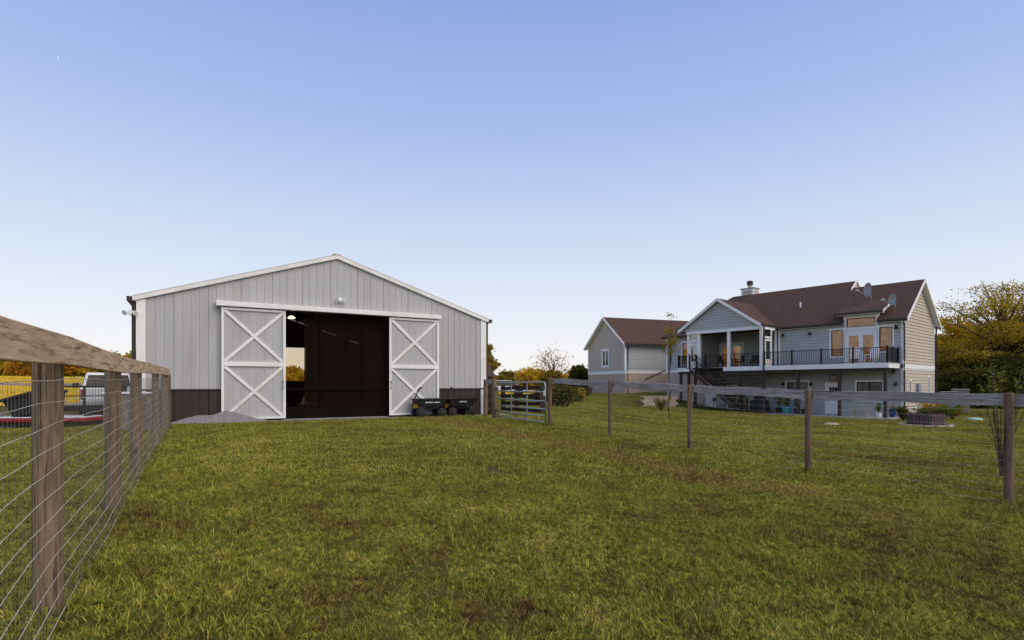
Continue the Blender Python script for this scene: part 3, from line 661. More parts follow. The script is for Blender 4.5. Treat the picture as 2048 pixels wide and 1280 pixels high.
# dark board fence beyond the gate
def board_fence(name,pts,zs,h,label,mat,pw=.13,cat='fence',bh=.13,grp=None):
    r=thing(name,(pts[0][0],pts[0][1],gz(*pts[0])),0,label,cat,grp); o0=Vector(r.location)
    L=[Vector((x,y,gz(x,y)))-o0 for x,y in pts]
    for q in L: MB().box(q.x-pw/2,q.x+pw/2,q.y-pw/2,q.y+pw/2,q.z-.1,q.z+h+.03).build('post',mat,r)
    for a,b in zip(L[:-1],L[1:]):
        d=(b-a).normalized(); sd_=Vector((-d.y,d.x,0)); 
        if sd_.y>0: sd_=-sd_
        off=sd_*(pw/2+.018)
        for z in zs:
            m_=(a+b)/2; MB().beam([a+off+Vector((0,0,z)),m_+off+Vector((0,0,z-.02)),b+off+Vector((0,0,z))],.03,bh,tuple(sd_)).build('board',mat,r)
    return r
board_fence('board_fence',[(1.28,23.4),(.22,25.0),(-.42,26.3)],[.12,.42,.75,1.1],1.2,'dark brown four board fence seen through the tube gate',K['dkwood'],.2,bh=.16)
board_fence('board_fence',[(-.72,21.4),(-.9,23.2),(-1.3,27)],[.12,.42,.75,1.1],1.2,'dark brown board fence hugging the barn corner behind the hinge posts',K['dkwood'],.2,bh=.16)
# ------------------------------------------------------------------ house
house=thing('house',HC,HA,'grey lap sided house with brown roof, raised white deck and gabled porch','house')
Z0=-.95
def hz(z): return z-Z0
DK=hz(2.55); EV=hz(5.55)
def lap(mb,fn,zb,zt,holes=(),course=.22,proud=.032):
    """lap siding courses. fn(z)->(u0,u1); builder coords (u,out,z)"""
    cuts=sorted(set([zb,zt]+[zb+k*course for k in range(1,int((zt-zb)/course)+1)]+[h for H in holes for h in H[2:4] if zb<h<zt]))
    for a,b in zip(cuts[:-1],cuts[1:]):
        if b-a<1e-4: continue
        k=math.floor((a-zb)/course+1e-6); pa=proud*(1-((a-zb)/course-k)); pb=max(0,proud*(1-((b-zb)/course-k)))
        A0,A1=fn(a); B0,B1=fn(b)
        segs=[(A0,A1,B0,B1)]
        for H in holes:
            if H[2]<=a+1e-4 and H[3]>=b-1e-4:
                ns=[]
                for s in segs:
                    if H[1]<=s[0] or H[0]>=s[1]: ns.append(s); continue
                    if H[0]>s[0]: ns.append((s[0],H[0],s[2],H[0]))
                    if H[1]<s[1]: ns.append((H[1],s[1],H[1],s[3]))
                segs=ns
        for s in segs:
            if s[1]-s[0]<.005 and s[3]-s[2]<.005: continue
            g=.014 if abs((a-zb)/course-k)<1e-3 and b-a>.1 else 0      # open shadow joint at the bottom of a course
            mb.quad((s[0],pa,a+g),(s[1],pa,a+g),(s[3],pb,b),(s[2],pb,b)); mb.quad((s[0],-.03,a+g),(s[1],-.03,a+g),(s[1],pa,a+g),(s[0],pa,a+g))
            if g: mb.quad((s[0],-.03,a-.01),(s[1],-.03,a-.01),(s[1],-.03,a+g),(s[0],-.03,a+g)); mb.quad((s[0],-.03,a),(s[1],-.03,a),(s[1],0,a),(s[0],0,a))
    return mb
def TF(c=0): return lambda u,o,z:(u,c-o,z)              # front plane y=c
def TS(x=0): return lambda u,o,z:(x+o,u,z)              # right gable, u = local y
def window(T,u0,u1,z0,z1,room,trim=.11,sash=K['dkwood'],parts=1,slats=False,parent=house,name='window',mat=K['white'],depth=.7,glassm=None,sw=.05):
    f=MB(T); t=trim
    f.box(u0-t,u0,-.01,.05,z0-t,z1+t*1.2); f.box(u1,u1+t,-.01,.05,z0-t,z1+t*1.2); f.box(u0,u1,-.01,.05,z1,z1+t*1.2); f.box(u0-.0,u1+.0,-.01,.055,z0-t,z0)
    wdw=f.build(name,mat,parent)
    s=MB(T); s.box(u0,u0+sw,-.04,.02,z0,z1); s.box(u1-sw,u1,-.04,.02,z0,z1); s.box(u0+sw,u1-sw,-.04,.02,z1-sw,z1); s.box(u0+sw,u1-sw,-.04,.02,z0,z0+sw)
    for k in range(1,parts): q=u0+(u1-u0)*k/parts; s.box(q-sw,q+sw,-.04,.022,z0+sw,z1-sw)
    s.build('sash',sash,wdw)
    for k in range(parts): a=u0+(u1-u0)*k/parts; b=u0+(u1-u0)*(k+1)/parts; MB(T).box(a+sw*.8,b-sw*.8,-.028,-.022,z0+sw*.8,z1-sw*.8).build('pane',glassm or K['glass'],wdw)
    if slats:
        z=z0+.08
        while z<z1-.06: MB(T).quad((u0+.06,-.09,z),(u1-.06,-.09,z),(u1-.06,-.06,z+.055),(u0+.06,-.06,z+.055)).build('blind_slat',K['blind'],wdw); z+=.11
    r=MB(T); d=-depth
    r.quad((u0,d,z0),(u1,d,z0),(u1,d,z1),(u0,d,z1)); r.quad((u0,d,z0),(u0,-.05,z0),(u0,-.05,z1),(u0,d,z1)); r.quad((u1,d,z0),(u1,-.05,z0),(u1,-.05,z1),(u1,d,z1)); r.quad((u0,d,z0),(u1,d,z0),(u1,-.05,z0),(u0,-.05,z0)); r.quad((u0,d,z1),(u1,d,z1),(u1,-.05,z1),(u0,-.05,z1))
    r.build('room',room,wdw); return wdw
K['blind']=M('cream_blind',(.5,.46,.4),None,3,.7)
def wall_lamp(T,u,z,parent=house):
    l=MB(T).box(u-.06,u+.06,.0,.03,z-.1,z+.1).build('wall_lamp',K['black'],parent)
    c=T(u,.15,z); MB().lathe(c,[(.13,-.10),(.10,-.02),(.05,.08),(.03,.13)],10).build('lamp_shade',K['black'],l)
    MB(T).tube([(u,.02,z+.05),(u,.1,z+.14),(u,.15,z+.13)],.015).build('lamp_arm',K['black'],l)
# front wall geometry, right part x -8.0..0, y=0
XL=-8.0
hu=[(-3.40,-1.55,DK,hz(4.80)),(-4.36,-3.56,hz(3.20),hz(5.05)),(-1.36,-.60,hz(3.42),hz(5.05)),(-3.40,-1.55,hz(5.12),EV+.6)]
mb=MB(TF()); lap(mb,lambda z:(XL,-.1),DK-.1,EV+.05,hu); mb.build('front_siding',K['siding'],house)
hb=[(-2.72,-1.18,hz(.12),hz(1.36)),(-7.46,-5.95,hz(.12),hz(1.36)),(-4.66,-3.80,0.02,hz(1.2))]
mb=MB(TF()); lap(mb,lambda z:(-13.2,-.1),0,DK-.3,hb); mb.build('front_siding',K['siding'],house)
mb=MB(TS()); sp=.765
def gab(z): 
    if z<=EV+.2: return (.1,7.04)
    k=(z-(EV+.2))/sp; return (min(3.57,k),max(3.571,7.14-k))
hs=[(1.22,1.62,hz(.35),hz(1.42)),(5.55,5.95,hz(.1),hz(1.72))]
lap(mb,lambda z:(.1,7.04),0,DK-.32,hs); mb.build('gable_siding',K['siding_warm'],house)
mb=MB(TS()); lap(mb,gab,DK+.02,EV+.2+sp*3.55,()); mb.build('gable_siding',K['siding_warm'],house)
MB(TS()).box(-.02,7.16,-.01,.05,DK-.3,DK).build('band_board',K['white'],house); MB(TS()).box(-.02,7.16,-.01,.03,DK-.40,DK-.32).build('band_board',K['white'],house)
for a,b,c,d in((-.12,.028,-.03,.1),(-.12,.028,7.04,7.17)): MB().box(a,b,c,d,0,DK-.3).box(a,b,c,d,DK,EV+.15).build('corner_board',K['white'],house)
MB().box(-20,-.02,7.0,7.14,0,EV+.1).build('back_wall',K['siding'],house)
MB(TF()).box(XL-.12,XL+.02,-.02,.04,DK,EV).build('corner_board',K['white'],house)
# windows
window(TF(),-4.36,-3.56,hz(3.20),hz(5.05),K['amber']); window(TF(),-1.36,-.60,hz(3.42),hz(5.05),K['amber'])
window(TF(),-3.36,-1.60,hz(5.18),hz(5.80),K['amber'],trim=.13)
dw=window(TF(),-3.36,-1.58,DK+.06,hz(4.72),K['amber'],trim=.15,sash=K['white'],parts=2,name='french_door',sw=.13,depth=1.2)
for q in(-2.56,-2.38): MB(TF()).box(q-.015,q+.015,.02,.07,DK+.95,DK+1.2).build('door_handle',K['black'],dw)
window(TF(),-2.72,-1.18,hz(.12),hz(1.36),K['dim'],parts=2,slats=True); window(TF(),-7.46,-5.95,hz(.12),hz(1.36),K['dim'],parts=2,slats=True)
window(TS(),1.22,1.62,hz(.35),hz(1.42),K['darkroom'],trim=.08,sash=K['white'],sw=.03); window(TS(),5.55,5.95,hz(.1),hz(1.72),K['darkroom'],trim=.08,sash=K['white'],sw=.03)
d=MB(TF()).box(-4.66,-3.80,-.03,.0,.02,hz(1.2)).build('basement_door',K['white'],house)
MB(TF()).box(-4.78,-4.66,-.01,.05,.02,hz(1.32)).box(-3.80,-3.68,-.01,.05,.02,hz(1.32)).box(-4.66,-3.80,-.01,.05,hz(1.2),hz(1.32)).build('door_frame',K['white'],d)
for i in range(3):
    for j in range(3): MB(TF()).box(-4.50+i*.19,-4.34+i*.19,.001,.006,1.0+j*.33,1.29+j*.33).build('pane',K['glass_blk'] if 'glass_blk' in K else K['darkroom'],d)
MB(TF()).lathe((-4.58,.03,.98),[(.02,-.03),(.035,.0),(.03,.03)],8).build('door_knob',K['black'],d)
ck=MB(TF()).lathe((-4.22,0,hz(1.66)),[(.26,.0),(.26,.05),(.21,.06)],20,'y').build('wall_clock',K['black'],house); MB(TF()).lathe((-4.22,.0,hz(1.66)),[(.205,.062),(.2,.068)],20,'y').build('dial',K['blind'],ck)
for u,z in((-7.75,4.95),(-5.8,4.93),(-.38,4.98),(-.40,1.22),(-7.74,1.22),(-5.72,1.22),(-.5,2.05)): wall_lamp(TF(),u,hz(z))
# roofs --------------------------------------------------------------
def slab(name,pts,th,mat,parent=house):
    """roof plane polygon with thickness downwards"""
    return MB().prism([tuple(p) for p in pts],(0,0,-th)).build(name,mat,parent)
ER=EV-.05; OH=.35; yR=3.57; zR=ER+.765*(yR+OH)
pf=lambda x,y:(x,y,ER+.765*(y+OH)); pb_=lambda x,y:(x,y,zR-.765*(y-yR))
yB=4.40; zB=ER+.765*(yB+OH); xBr,xBl=-4.2,-14.2
slab('roof',[pf(.32,-OH),pf(.32,yR),pf(xBr,yR),pf(xBr,-OH),pf(-3.52,-OH),pf(-3.52,1.3),pf(-1.44,1.3),pf(-1.44,-OH)],.14,K['shingle']); slab('roof',[pb_(.32,yR),pb_(.32,7.5),pb_(xBr,7.5),pb_(xBr,yR)],.14,K['shingle'])
slab('roof',[pf(xBr,-OH),pf(xBr,yB),pf(xBl,yB),pf(xBl-4.35,-OH)],.142,K['shingle'])
bk_=lambda x,y:(x,y,zB-.765*(y-yB))
slab('roof',[bk_(xBr,yB),bk_(xBr,9.15),bk_(xBl-4.35,9.15),bk_(xBl,yB)],.142,K['shingle'])
slab('roof',[pf(xBl,yB),bk_(xBl-4.35,9.15),pf(xBl-4.35,-OH)],.142,K['shingle'])
MB().prism([(xBr-.06,yR-.9,pf(0,yR-.9)[2]-.1),(xBr-.06,yB,zB-.1),(xBr-.06,yR+1.9,bk_(0,yR+1.9)[2]-.1)],(.05,0,0)).build('gable_infill',K['siding_warm'],house)
for a,b in(((xBr+.02,yR-.3,pf(0,yR-.3)[2]+.02),(xBr+.02,yB,zB+.02)),((xBr+.02,yB,zB+.02),(xBr+.02,yR+1.9,bk_(0,yR+1.9)[2]+.02))): MB().beam([a,b],.06,.2,(1,0,0)).build('rake_board',K['white'],house)
for a,b in((pf(.34,-OH-.02),pf(.34,yR)),(pb_(.34,yR),pb_(.34,7.52))):
    MB().beam([(a[0],a[1],a[2]-.09),(b[0],b[1],b[2]-.09)],.05,.22,(1,0,0)).build('rake_board',K['white'],house)
    MB().beam([(.16,a[1]+.02,a[2]-.2),(.16,b[1],b[2]-.2)],.34,.03,(1,0,0)).build('soffit',K['white'],house)
def gutter(pts,parent=house):
    MB().beam(pts,.13,.13,(0,1,0)).build('gutter',K['bronze'],parent)
gutter([(-1.15,-OH-.06,ER-.02),(.34,-OH-.06,ER-.02)]); gutter([(-8.0,-OH-.06,ER-.02),(-3.75,-OH-.06,ER-.02)])
MB().box(-8.0,-3.7,-OH+.02,-.0,ER-.16,ER-.125).box(-1.2,.2,-OH+.02,-.0,ER-.16,ER-.125).build('soffit',K['white'],house)
MB().tube([(.1,-OH,ER-.1),(.1,-.12,ER-.4),(.1,-.08,DK+.3),(.1,-.12,DK-.1),(.1,-.1,DK-.5),(.1,-.08,.05)],.05,8).build('downspout',K['bronze'],house)
MB().tube([(.12,7.3,ER-.1),(.12,7.2,ER-.4),(.1,7.2,.3)],.06,8).build('downspout',K['bronze'],house)
# shed dormer over the french doors
dz=hz(6.06); sl=.42; f=lambda x,y:(x,y,dz+.10+sl*(y+.55))
slab('dormer_roof',[f(-3.95,-.55),f(-1.02,-.55),f(-1.02,1.75),f(-3.95,1.75)],.12,K['shingle'])
MB().box(-4.0,-1.0,-.66,-.55,dz-.02,dz+.11).build('gutter',K['bronze'],house)
MB().box(-3.9,-1.06,-.5,-.0,dz-.06,dz-.03).build('soffit',K['white'],house)
MB().box(-3.55,-3.49,-.06,1.3,EV-.2,dz-.03).box(-1.47,-1.41,-.06,1.3,EV-.2,dz-.03).box(-3.49,-1.47,-.05,-.01,hz(5.98),dz-.03).box(-3.49,-1.47,-.052,-.01,hz(4.92),hz(5.04)).build('dormer_face',K['white'],house)
MB().prism([f(-1.0,-.55),f(-1.0,1.75),(-1.0,1.75,f(0,1.75)[2]-.16),(-1.0,-.55,f(0,-.55)[2]-.16)],(.04,0,0)).build('rake_board',K['white'],house)
# chimney and roof pipe
def TC(x,y,z): return (-12.9+x,4.9+y,z)
c=MB(TC).box(-.55,.55,-.5,.5,zB-1.2,zB+.55).build('chimney',K['siding_warm'],house)
for q in((-.56,-.4),(.4,.56)):
    MB(TC).box(q[0],q[1],-.51,-.4,zB-1.0,zB+.553).build('corner_board',K['white'],c)
MB(TC).box(.45,.562,-.4,.51,zB+.38,zB+.552).box(-.4,.4,-.512,-.45,zB+.38,zB+.552).build('cap_trim',K['white'],c); MB(TC).box(-.66,.66,-.6,.6,zB+.556,zB+.62).build('chimney_cap',K['siding_warm'],c)
MB(TC).lathe((0,0,0),[(.17,zB+.6),(.19,zB+.95)],12).build('flue',K['blind'],c); MB(TC).lathe((0,0,0),[(.26,zB+.93),(.26,zB+1.25),(.2,zB+1.3)],12).build('flue_cap',K['bronze'],c)
q=pf(-7.3,1.9); MB().lathe((q[0],q[1],q[2]-.1),[(.06,0),(.06,.5)],10).build('vent_pipe',K['white'],house)
# satellite dishes
def dish(x,y,s,az):
    q=pf(x,y); o=thing('satellite_dish',(0,0,0)); o.parent=house; o.location=(q[0],q[1],q[2]); o.rotation_euler=(0,0,az); 
    mb=MB(); N=18; prof=[(0.001,0)]+[(s*k/5,.22*s*(k/5)**2) for k in range(1,6)]
    T=lambda p: Vector((p[0],-p[2]*.9+.0,p[1]*1.05)); ring=[]
    for r,h in prof: ring.append([(r*math.cos(2*math.pi*k/N),-h-.12,r*1.1*math.sin(2*math.pi*k/N)+1.35*s+.35) for k in range(N)])
    for off in(0,.02):
        ids=[mb.add([(a,b+off,c) for a,b,c in g]) for g in ring]
        for i,j in zip(ids[:-1],ids[1:]):
            for k in range(N): mb.f.append((i+k,i+(k+1)%N,j+(k+1)%N,j+k))
    mb.build('reflector',K['dish'],o,smooth=True)
    MB().tube([(0,0,-.15),(0,.03,.4),(0,-.05,1.35*s+.3)],.03,8).build('mast',K['galv'],o)
    MB().tube([(0,-.1,1.35*s+.3-s*.75),(-.1,-.45,1.35*s+.3-s*.55),(-.2,-1.25*s-.25,1.35*s+.45-s*.2)],.022,6).build('feed_arm',K['galv'],o); MB().box(-.27,-.13,-1.25*s-.35,-1.25*s-.2,1.35*s+.38-s*.2,1.35*s+.5-s*.2).build('feed_horn',K['galv'],o)
    return o
K['dish']=M('grey_dish',(.36,.36,.35),None,3,.5)
for x,y,s,az in((-2.35,1.5,.46,R(-40)),(-.55,.35,.36,R(-35))): dish(x,y,s,az)
# deck ---------------------------------------------------------------
YD=-2.3; XR=-.15; XLD=-15.5; XS=-13.9; YL=-2.3
MB().box(XLD,XR,YD+.04,-.0,DK-.04,DK).build('deck_floor',K['concrete'],house)
MB().box(-11.4,XR,YD,YD+.04,DK-.30,DK+.02).box(XLD,XS,YD,YD+.04,DK-.30,DK+.02).box(XR-.04,XR,YD+.04,-.03,DK-.30,DK+.02).build('deck_fascia',K['white'],house)
x=XLD+.3
while x<XR-.2: MB().box(x-.02,x+.02,YD+.05,-.03,DK-.26,DK-.045).build('joist',K['dkwood'],house); x+=.8
MB().box(XLD,XR-.1,YD+.1,YD+.2,DK-.5,DK-.27).build('beam',K['dkwood'],house)
for xp in(-.38,-3.05,-5.75,-8.25,-10.0,-13.95,-14.55,-15.3): MB().box(xp-.09,xp+.09,YD+.06,YD+.24,-.02,DK-.28).build('deck_post',K['dkwood'],house)
def railing(x0,x1,y0,y1,posts,parent=house):
    n=max(1,posts); a=Vector((x0,y0,DK));b=Vector((x1,y1,DK)); d=(b-a); L=d.length; sd=Vector((-d.y,d.x,0)).normalized()
    top=MB().beam([a+Vector((0,0,1.02)),b+Vector((0,0,1.02))],.055,.05,tuple(sd)); top.beam([a+Vector((0,0,.1)),b+Vector((0,0,.1))],.04,.035,tuple(sd))
    r=top.build('railing',K['black'],parent); bal=MB(); k=0
    while k*.115<L: q=a+d*(k*.115/L); bal.box(q.x-.011,q.x+.011,q.y-.011,q.y+.011,DK+.1,DK+1.0); k+=1
    bal.build('balusters',K['black'],r,kind='stuff')
    for i in range(n+1): q=a+d*(i/n); MB().box(q.x-.045,q.x+.045,q.y-.045,q.y+.045,DK,DK+1.12).build('railing_post',K['black'],r)
railing(-8.15,XR-.1,YD+.1,YD+.1,4); railing(XR-.1,XR-.1,YD+.1,-.1,2); railing(-10.95,-8.35,YD+.1,YD+.1,1); railing(-13.0,-10.95,YD+.1,YD+.1,1); railing(XLD,XS,YD+.1,YD+.1,2); railing(XLD,XLD,YD+.1,-.1,1)
# stairs from the landing down to the patio, in front of the deck edge
ns=17; x0_,x1_=-13.75,-9.3
for s in(0,1):
    y=YD-.05-s*1.0; MB().prism([(x0_,y,DK-.02),(x0_,y,DK-.34),(x1_-.35,y,0),(x1_,y,0)],(0,.05,0)).build('stringer',K['dkwood'],house)
    A=Vector((x0_,y+.02,DK+1.0));B=Vector((x1_-.1,y+.02,1.05)); r=MB().beam([A,B],.05,.05).beam([A-Vector((0,0,.85)),B-Vector((0,0,.85))],.04,.035).build('stair_railing',K['black'],house)
    bal=MB(); k=0
    for k in range(38): q=A.lerp(B,k/37); bal.box(q.x-.011,q.x+.011,q.y-.011,q.y+.011,q.z-.86,q.z)
    bal.build('balusters',K['black'],r,kind='stuff')
    for q in(A,B): MB().box(q.x-.05,q.x+.05,q.y-.05,q.y+.05,q.z-1.05,q.z+.1).build('railing_post',K['black'],r)
for k in range(ns): f=(k+1)/(ns+1); x=x0_+(x1_-x0_)*f; MB().box(x-.16,x+.12,YD-1.0,YD-.05,DK*(1-f)-.02,DK*(1-f)+.02).build('tread',K['dkwood'],house)
MB().box(XS-.15,x0_+.1,YD-1.05,YD,DK-.06,DK-.02).build('landing',K['dkwood'],house)
# dark slatted screen below the porch deck
for k in range(5): MB().box(-12.3,-8.35,YD+.02,YD+.05,DK-.62-k*.26,DK-.46-k*.26).build('slat',K['dkwood'],house)
# gabled porch -----------------------------------------------------------
PX0,PX1,PA=-14.62,-8.28,-11.75; PE=hz(5.55); pk=.66; PO=.35
pz=lambda x:PE+.12+pk*(3.2+PO-abs(x-PA))
zap=pz(PA)
fr=MB(); yb=3.2
for s in(-1,1):
    xe=PA+s*(3.2+PO); slab('porch_roof',[(xe,YD-.3,pz(xe)),(PA,YD-.3,zap),(PA,yb,zap),(xe,yb if s>0 else yb,pz(xe))],.13,K['shingle'])
    a=(xe,YD-.32,pz(xe)-.1); b=(PA,YD-.32,zap-.1); MB().beam([a,b],.04,.24).build('rake_board',K['white'],house)
    MB().beam([(xe,YD-.15,pz(xe)-.17),(PA,YD-.15,zap-.17)],.3,.03).build('soffit',K['white'],house)
gutter([(PA+3.2+PO+.04,YD-.3,pz(PA+3.55)-.05),(PA+3.2+PO+.05,-.2,pz(PA+3.55)-.05)])
mb=MB(TF(YD)); lap(mb,lambda z:(PA-max(.01,(zap-.25-z)/pk),PA+max(.01,(zap-.25-z)/pk)),PE+.02,zap-.3); mb.build('porch_gable',K['siding'],house)
MB().box(PX0-.05,PX1+.05,YD-.06,YD+.1,PE-.22,PE+.02).build('porch_beam',K['white'],house); MB().box(PX1-.1,PX1+.06,YD+.1,0,PE-.22,PE+.02).box(PX0-.06,PX0+.1,YD+.1,0,PE-.22,PE+.02).build('porch_beam',K['white'],house)
for xp in(-14.5,-13.55,-10.95,-8.36): MB().box(xp-.11,xp+.11,YD-.02,YD+.18,DK,PE-.22).build('porch_post',K['white'],house)
MB().tube([(-8.0,YD-.3,pz(-8.2)-.1),(-8.1,YD-.1,PE-.5),(-8.14,YD-.06,PE-.8),(-8.14,YD-.06,.1)],.055,8).build('downspout',K['bronze'],house)
MB().box(PX0,PX1,YD+.1,2.5,PE+.03,PE+.07).build('porch_ceiling',K['blind'],house)
MB().box(PX0,PX1,0,2.5,DK-.04,DK).build('porch_floor',K['concrete'],house)
mb=MB(TF(2.5)); lap(mb,lambda z:(PX0,PX1),DK,PE+.05,[(-14.35,-12.3,DK,hz(4.75)),(-9.6,-8.9,hz(3.4),hz(4.9))]); mb.build('porch_back_siding',K['siding'],house)
window(TF(2.5),-14.3,-12.35,DK+.05,hz(4.65),K['amber'],trim=.16,sash=K['white'],parts=2,name='french_door',sw=.14,depth=1)
window(TF(2.5),-9.55,-8.95,hz(3.4),hz(4.85),K['dim'],trim=.1)
mb=MB(lambda u,o,z:(PX1-.02-o,u,z)); lap(mb,lambda z:(0,2.5),DK,PE+.05,[(.6,1.5,hz(3.3),hz(4.9))]); mb.build('porch_side_siding',K['siding'],house)
mb=MB(lambda u,o,z:(PX0+.02+o,u,z)); lap(mb,lambda z:(0,2.5),DK,PE+.05,()); mb.build('porch_side_siding',K['siding'],house)
# screen doors: left bay on the front, right side bay
def screen_door(T,u0,u1,trans=True):
    d=MB(T).box(u0,u0+.1,0,.05,DK,DK+2.05).box(u1-.1,u1,0,.05,DK,DK+2.05).box(u0+.1,u1-.1,0,.05,DK+1.92,DK+2.05).box(u0+.1,u1-.1,0,.05,DK+.01,DK+.55).box(u0,u1,0,.05,DK+2.12,DK+2.27).build('screen_door',K['white'],house)
    MB(T).box(u0+.1,u1-.1,.02,.026,DK+.55,DK+1.92).build('pane',K['glass_dark'],d); MB(T).box(u0,u1,.02,.026,DK+2.27,PE-.22).build('pane',K['glass_dark'],d)
screen_door(TF(YD+.1),-14.38,-13.67); screen_door(lambda u,o,z:(PX1+.0+o,u,z),-1.9,-1.0)
MB().box(PX1-.08,PX1+.06,-1.0,-.86,DK,PE-.22).box(PX1-.08,PX1+.06,-.14,.0,DK,PE-.22).build('porch_post',K['white'],house)
# left part: upper wall beside the porch and the brick basement
mb=MB(TF(0)); lap(mb,lambda z:(-18.15,PX0),DK-.02,EV,[(-16.6,-15.6,hz(2.9),hz(4.9))]); mb.build('front_siding',K['siding'],house)
window(TF(0),-16.55,-15.65,hz(2.95),hz(4.85),K['amber']); MB(TF(0)).box(-18.25,-18.1,-.02,.05,DK-.02,EV).build('corner_board',K['white'],house)
MB(TF(0)).box(-18.2,-14.6,-.01,.05,DK-.3,DK-.02).build('band_board',K['white'],house)
MB().box(-18.2,-13.2,-.01,.2,-.3,DK-.3).build('basement_wall',K['brick'],house)
MB().box(-18.2,-18.0,.2,7,-.3,EV).build('left_wall',K['siding'],house)
d=MB(TF(0)).box(-14.2,-13.3,.01,.05,.02,2.1).build('basement_door',K['white'],house); MB(TF(0)).box(-14.3,-13.2,.01,.08,2.1,2.25).box(-14.32,-14.2,.01,.08,.02,2.1).build('door_frame',K['white'],d)
d=MB(TF(0)).box(-12.3,-10.6,.02,.06,.05,2.15).build('patio_door',K['white'],house)
for q in(-12.2,-11.4): MB(TF(0)).box(q,q+.72,.061,.066,.15,2.05).build('pane',K['glass_dark'],d)
MB().box(-16,.2,-3.0,.0,-.13,.0).build('patio',K['concrete'],house)
# electric box on the gable
MB(TS()).box(2.7,3.2,.02,.2,hz(.3),hz(1.25)).build('meter_box',M('grey_box',(.30,.34,.38),None,3,.5),house); MB(TS()).lathe((3.5,.12,hz(.75)),[(.12,-.05),(.14,.05)],10).build('meter',K['glass'],house)
# wing -------------------------------------------------------------------
w1=Vector((.944,.329,0)).normalized(); w2=Vector((.329,-.944,0)).normalized(); WC=Vector((11.08,54.3,0))
rot=Matrix.Rotation(-HA,3,'Z'); w1l=rot@w1; w2l=rot@w2; Wl=rot@(WC-Vector((HC.x,HC.y,0)))
def TWg(u,o,z): q=Wl-w2l*u-w1l*o; return (q.x,q.y,z)       # gable wall, u 0..7.8 going left/back
def TWf(u,o,z): q=Wl+w1l*u+w2l*o; return (q.x,q.y,z)       # right side wall
WE=hz(5.28); WP=.70; WW=7.8
def wg(z): k=max(0,(z-WE-.1)/WP); return (min(3.9,k),max(3.901,WW-k))
mb=MB(TWg); lap(mb,wg,DK+.02,WE+.1+WP*3.88,[(3.2,4.65,hz(3.05),hz(4.9))]); mb.build('wing_gable_siding',K['siding_warm'],house)
window(TWg,3.3,4.55,hz(3.15),hz(4.75),K['darkroom'],trim=.16,sash=K['white'],parts=2,sw=.07,mat=K['white'])
mb=MB(TWf); lap(mb,lambda z:(0,8),DK+.02,WE+.1); mb.build('wing_side_siding',K['siding'],house)
for T,u1 in((TWg,WW),(TWf,8.0)):
    MB(T).box(-.0,u1,-.02,.05,DK-.28,DK+.02).build('band_board',K['white'],house); MB(T).box(0,u1,-.2,.02,.2,DK-.28).build('wing_basement',K['brick'],house)
MB(TWg).box(-.04,.12,-.04,.05,DK+.02,WE+.05).build('corner_board',K['white'],house); MB(TWg).box(WW-.12,WW+.04,-.04,.05,DK+.02,WE+.05).build('corner_board',K['white'],house); MB(TWf).box(-.04,.12,-.04,.052,DK+.02,WE+.05).build('corner_board',K['white'],house)
mb=MB(TWg); mb.box(WW-.05,WW,-9,0,.2,WE).build('wing_far_wall',K['siding'],house)
WO=.4; zWr=WE-.05+WP*(3.9+WO)
wr=lambda u,o:TWg(u,o,zWr-WP*abs(u-3.9))
slab('wing_roof',[wr(-WO,.35),wr(3.9,.35),wr(3.9,-11),wr(-WO,-11)],.13,K['shingle']); slab('wing_roof',[wr(3.9,.35),wr(WW+WO,.35),wr(WW+WO,-11),wr(3.9,-11)],.13,K['shingle'])
for a,b in((-WO-.03,3.9),(3.9,WW+WO+.03)):
    A=Vector(wr(a,.37))-Vector((0,0,.09)); B=Vector(wr(b,.37))-Vector((0,0,.09)); MB().beam([A,B],.05,.22,tuple(w1l)).build('rake_board',K['white'],house)
    A=Vector(wr(a,.18))-Vector((0,0,.17)); B=Vector(wr(b,.18))-Vector((0,0,.17)); MB().beam([A,B],.36,.03,tuple(w1l)).build('soffit',K['white'],house)
A=Vector(wr(-WO-.05,.33));B=Vector(wr(-WO-.05,-6)); MB().beam([A-Vector((0,0,.05)),B-Vector((0,0,.05))],.13,.13,tuple(w2l)).build('gutter',K['bronze'],house)
MB(TWf).tube([(.25,.35,WE-.15),(.28,.08,WE-.5),(.28,.08,.5)],.06,8).build('downspout',K['bronze'],house)
MB(TWf).box(0,8,0,.36,WE-.14,WE-.1).build('soffit',K['white'],house)
MB(TWf).tube([(2.2,.1,hz(1.75)),(4.6,.1,hz(2.65))],.04,6).build('handrail',K['bronze'],house)
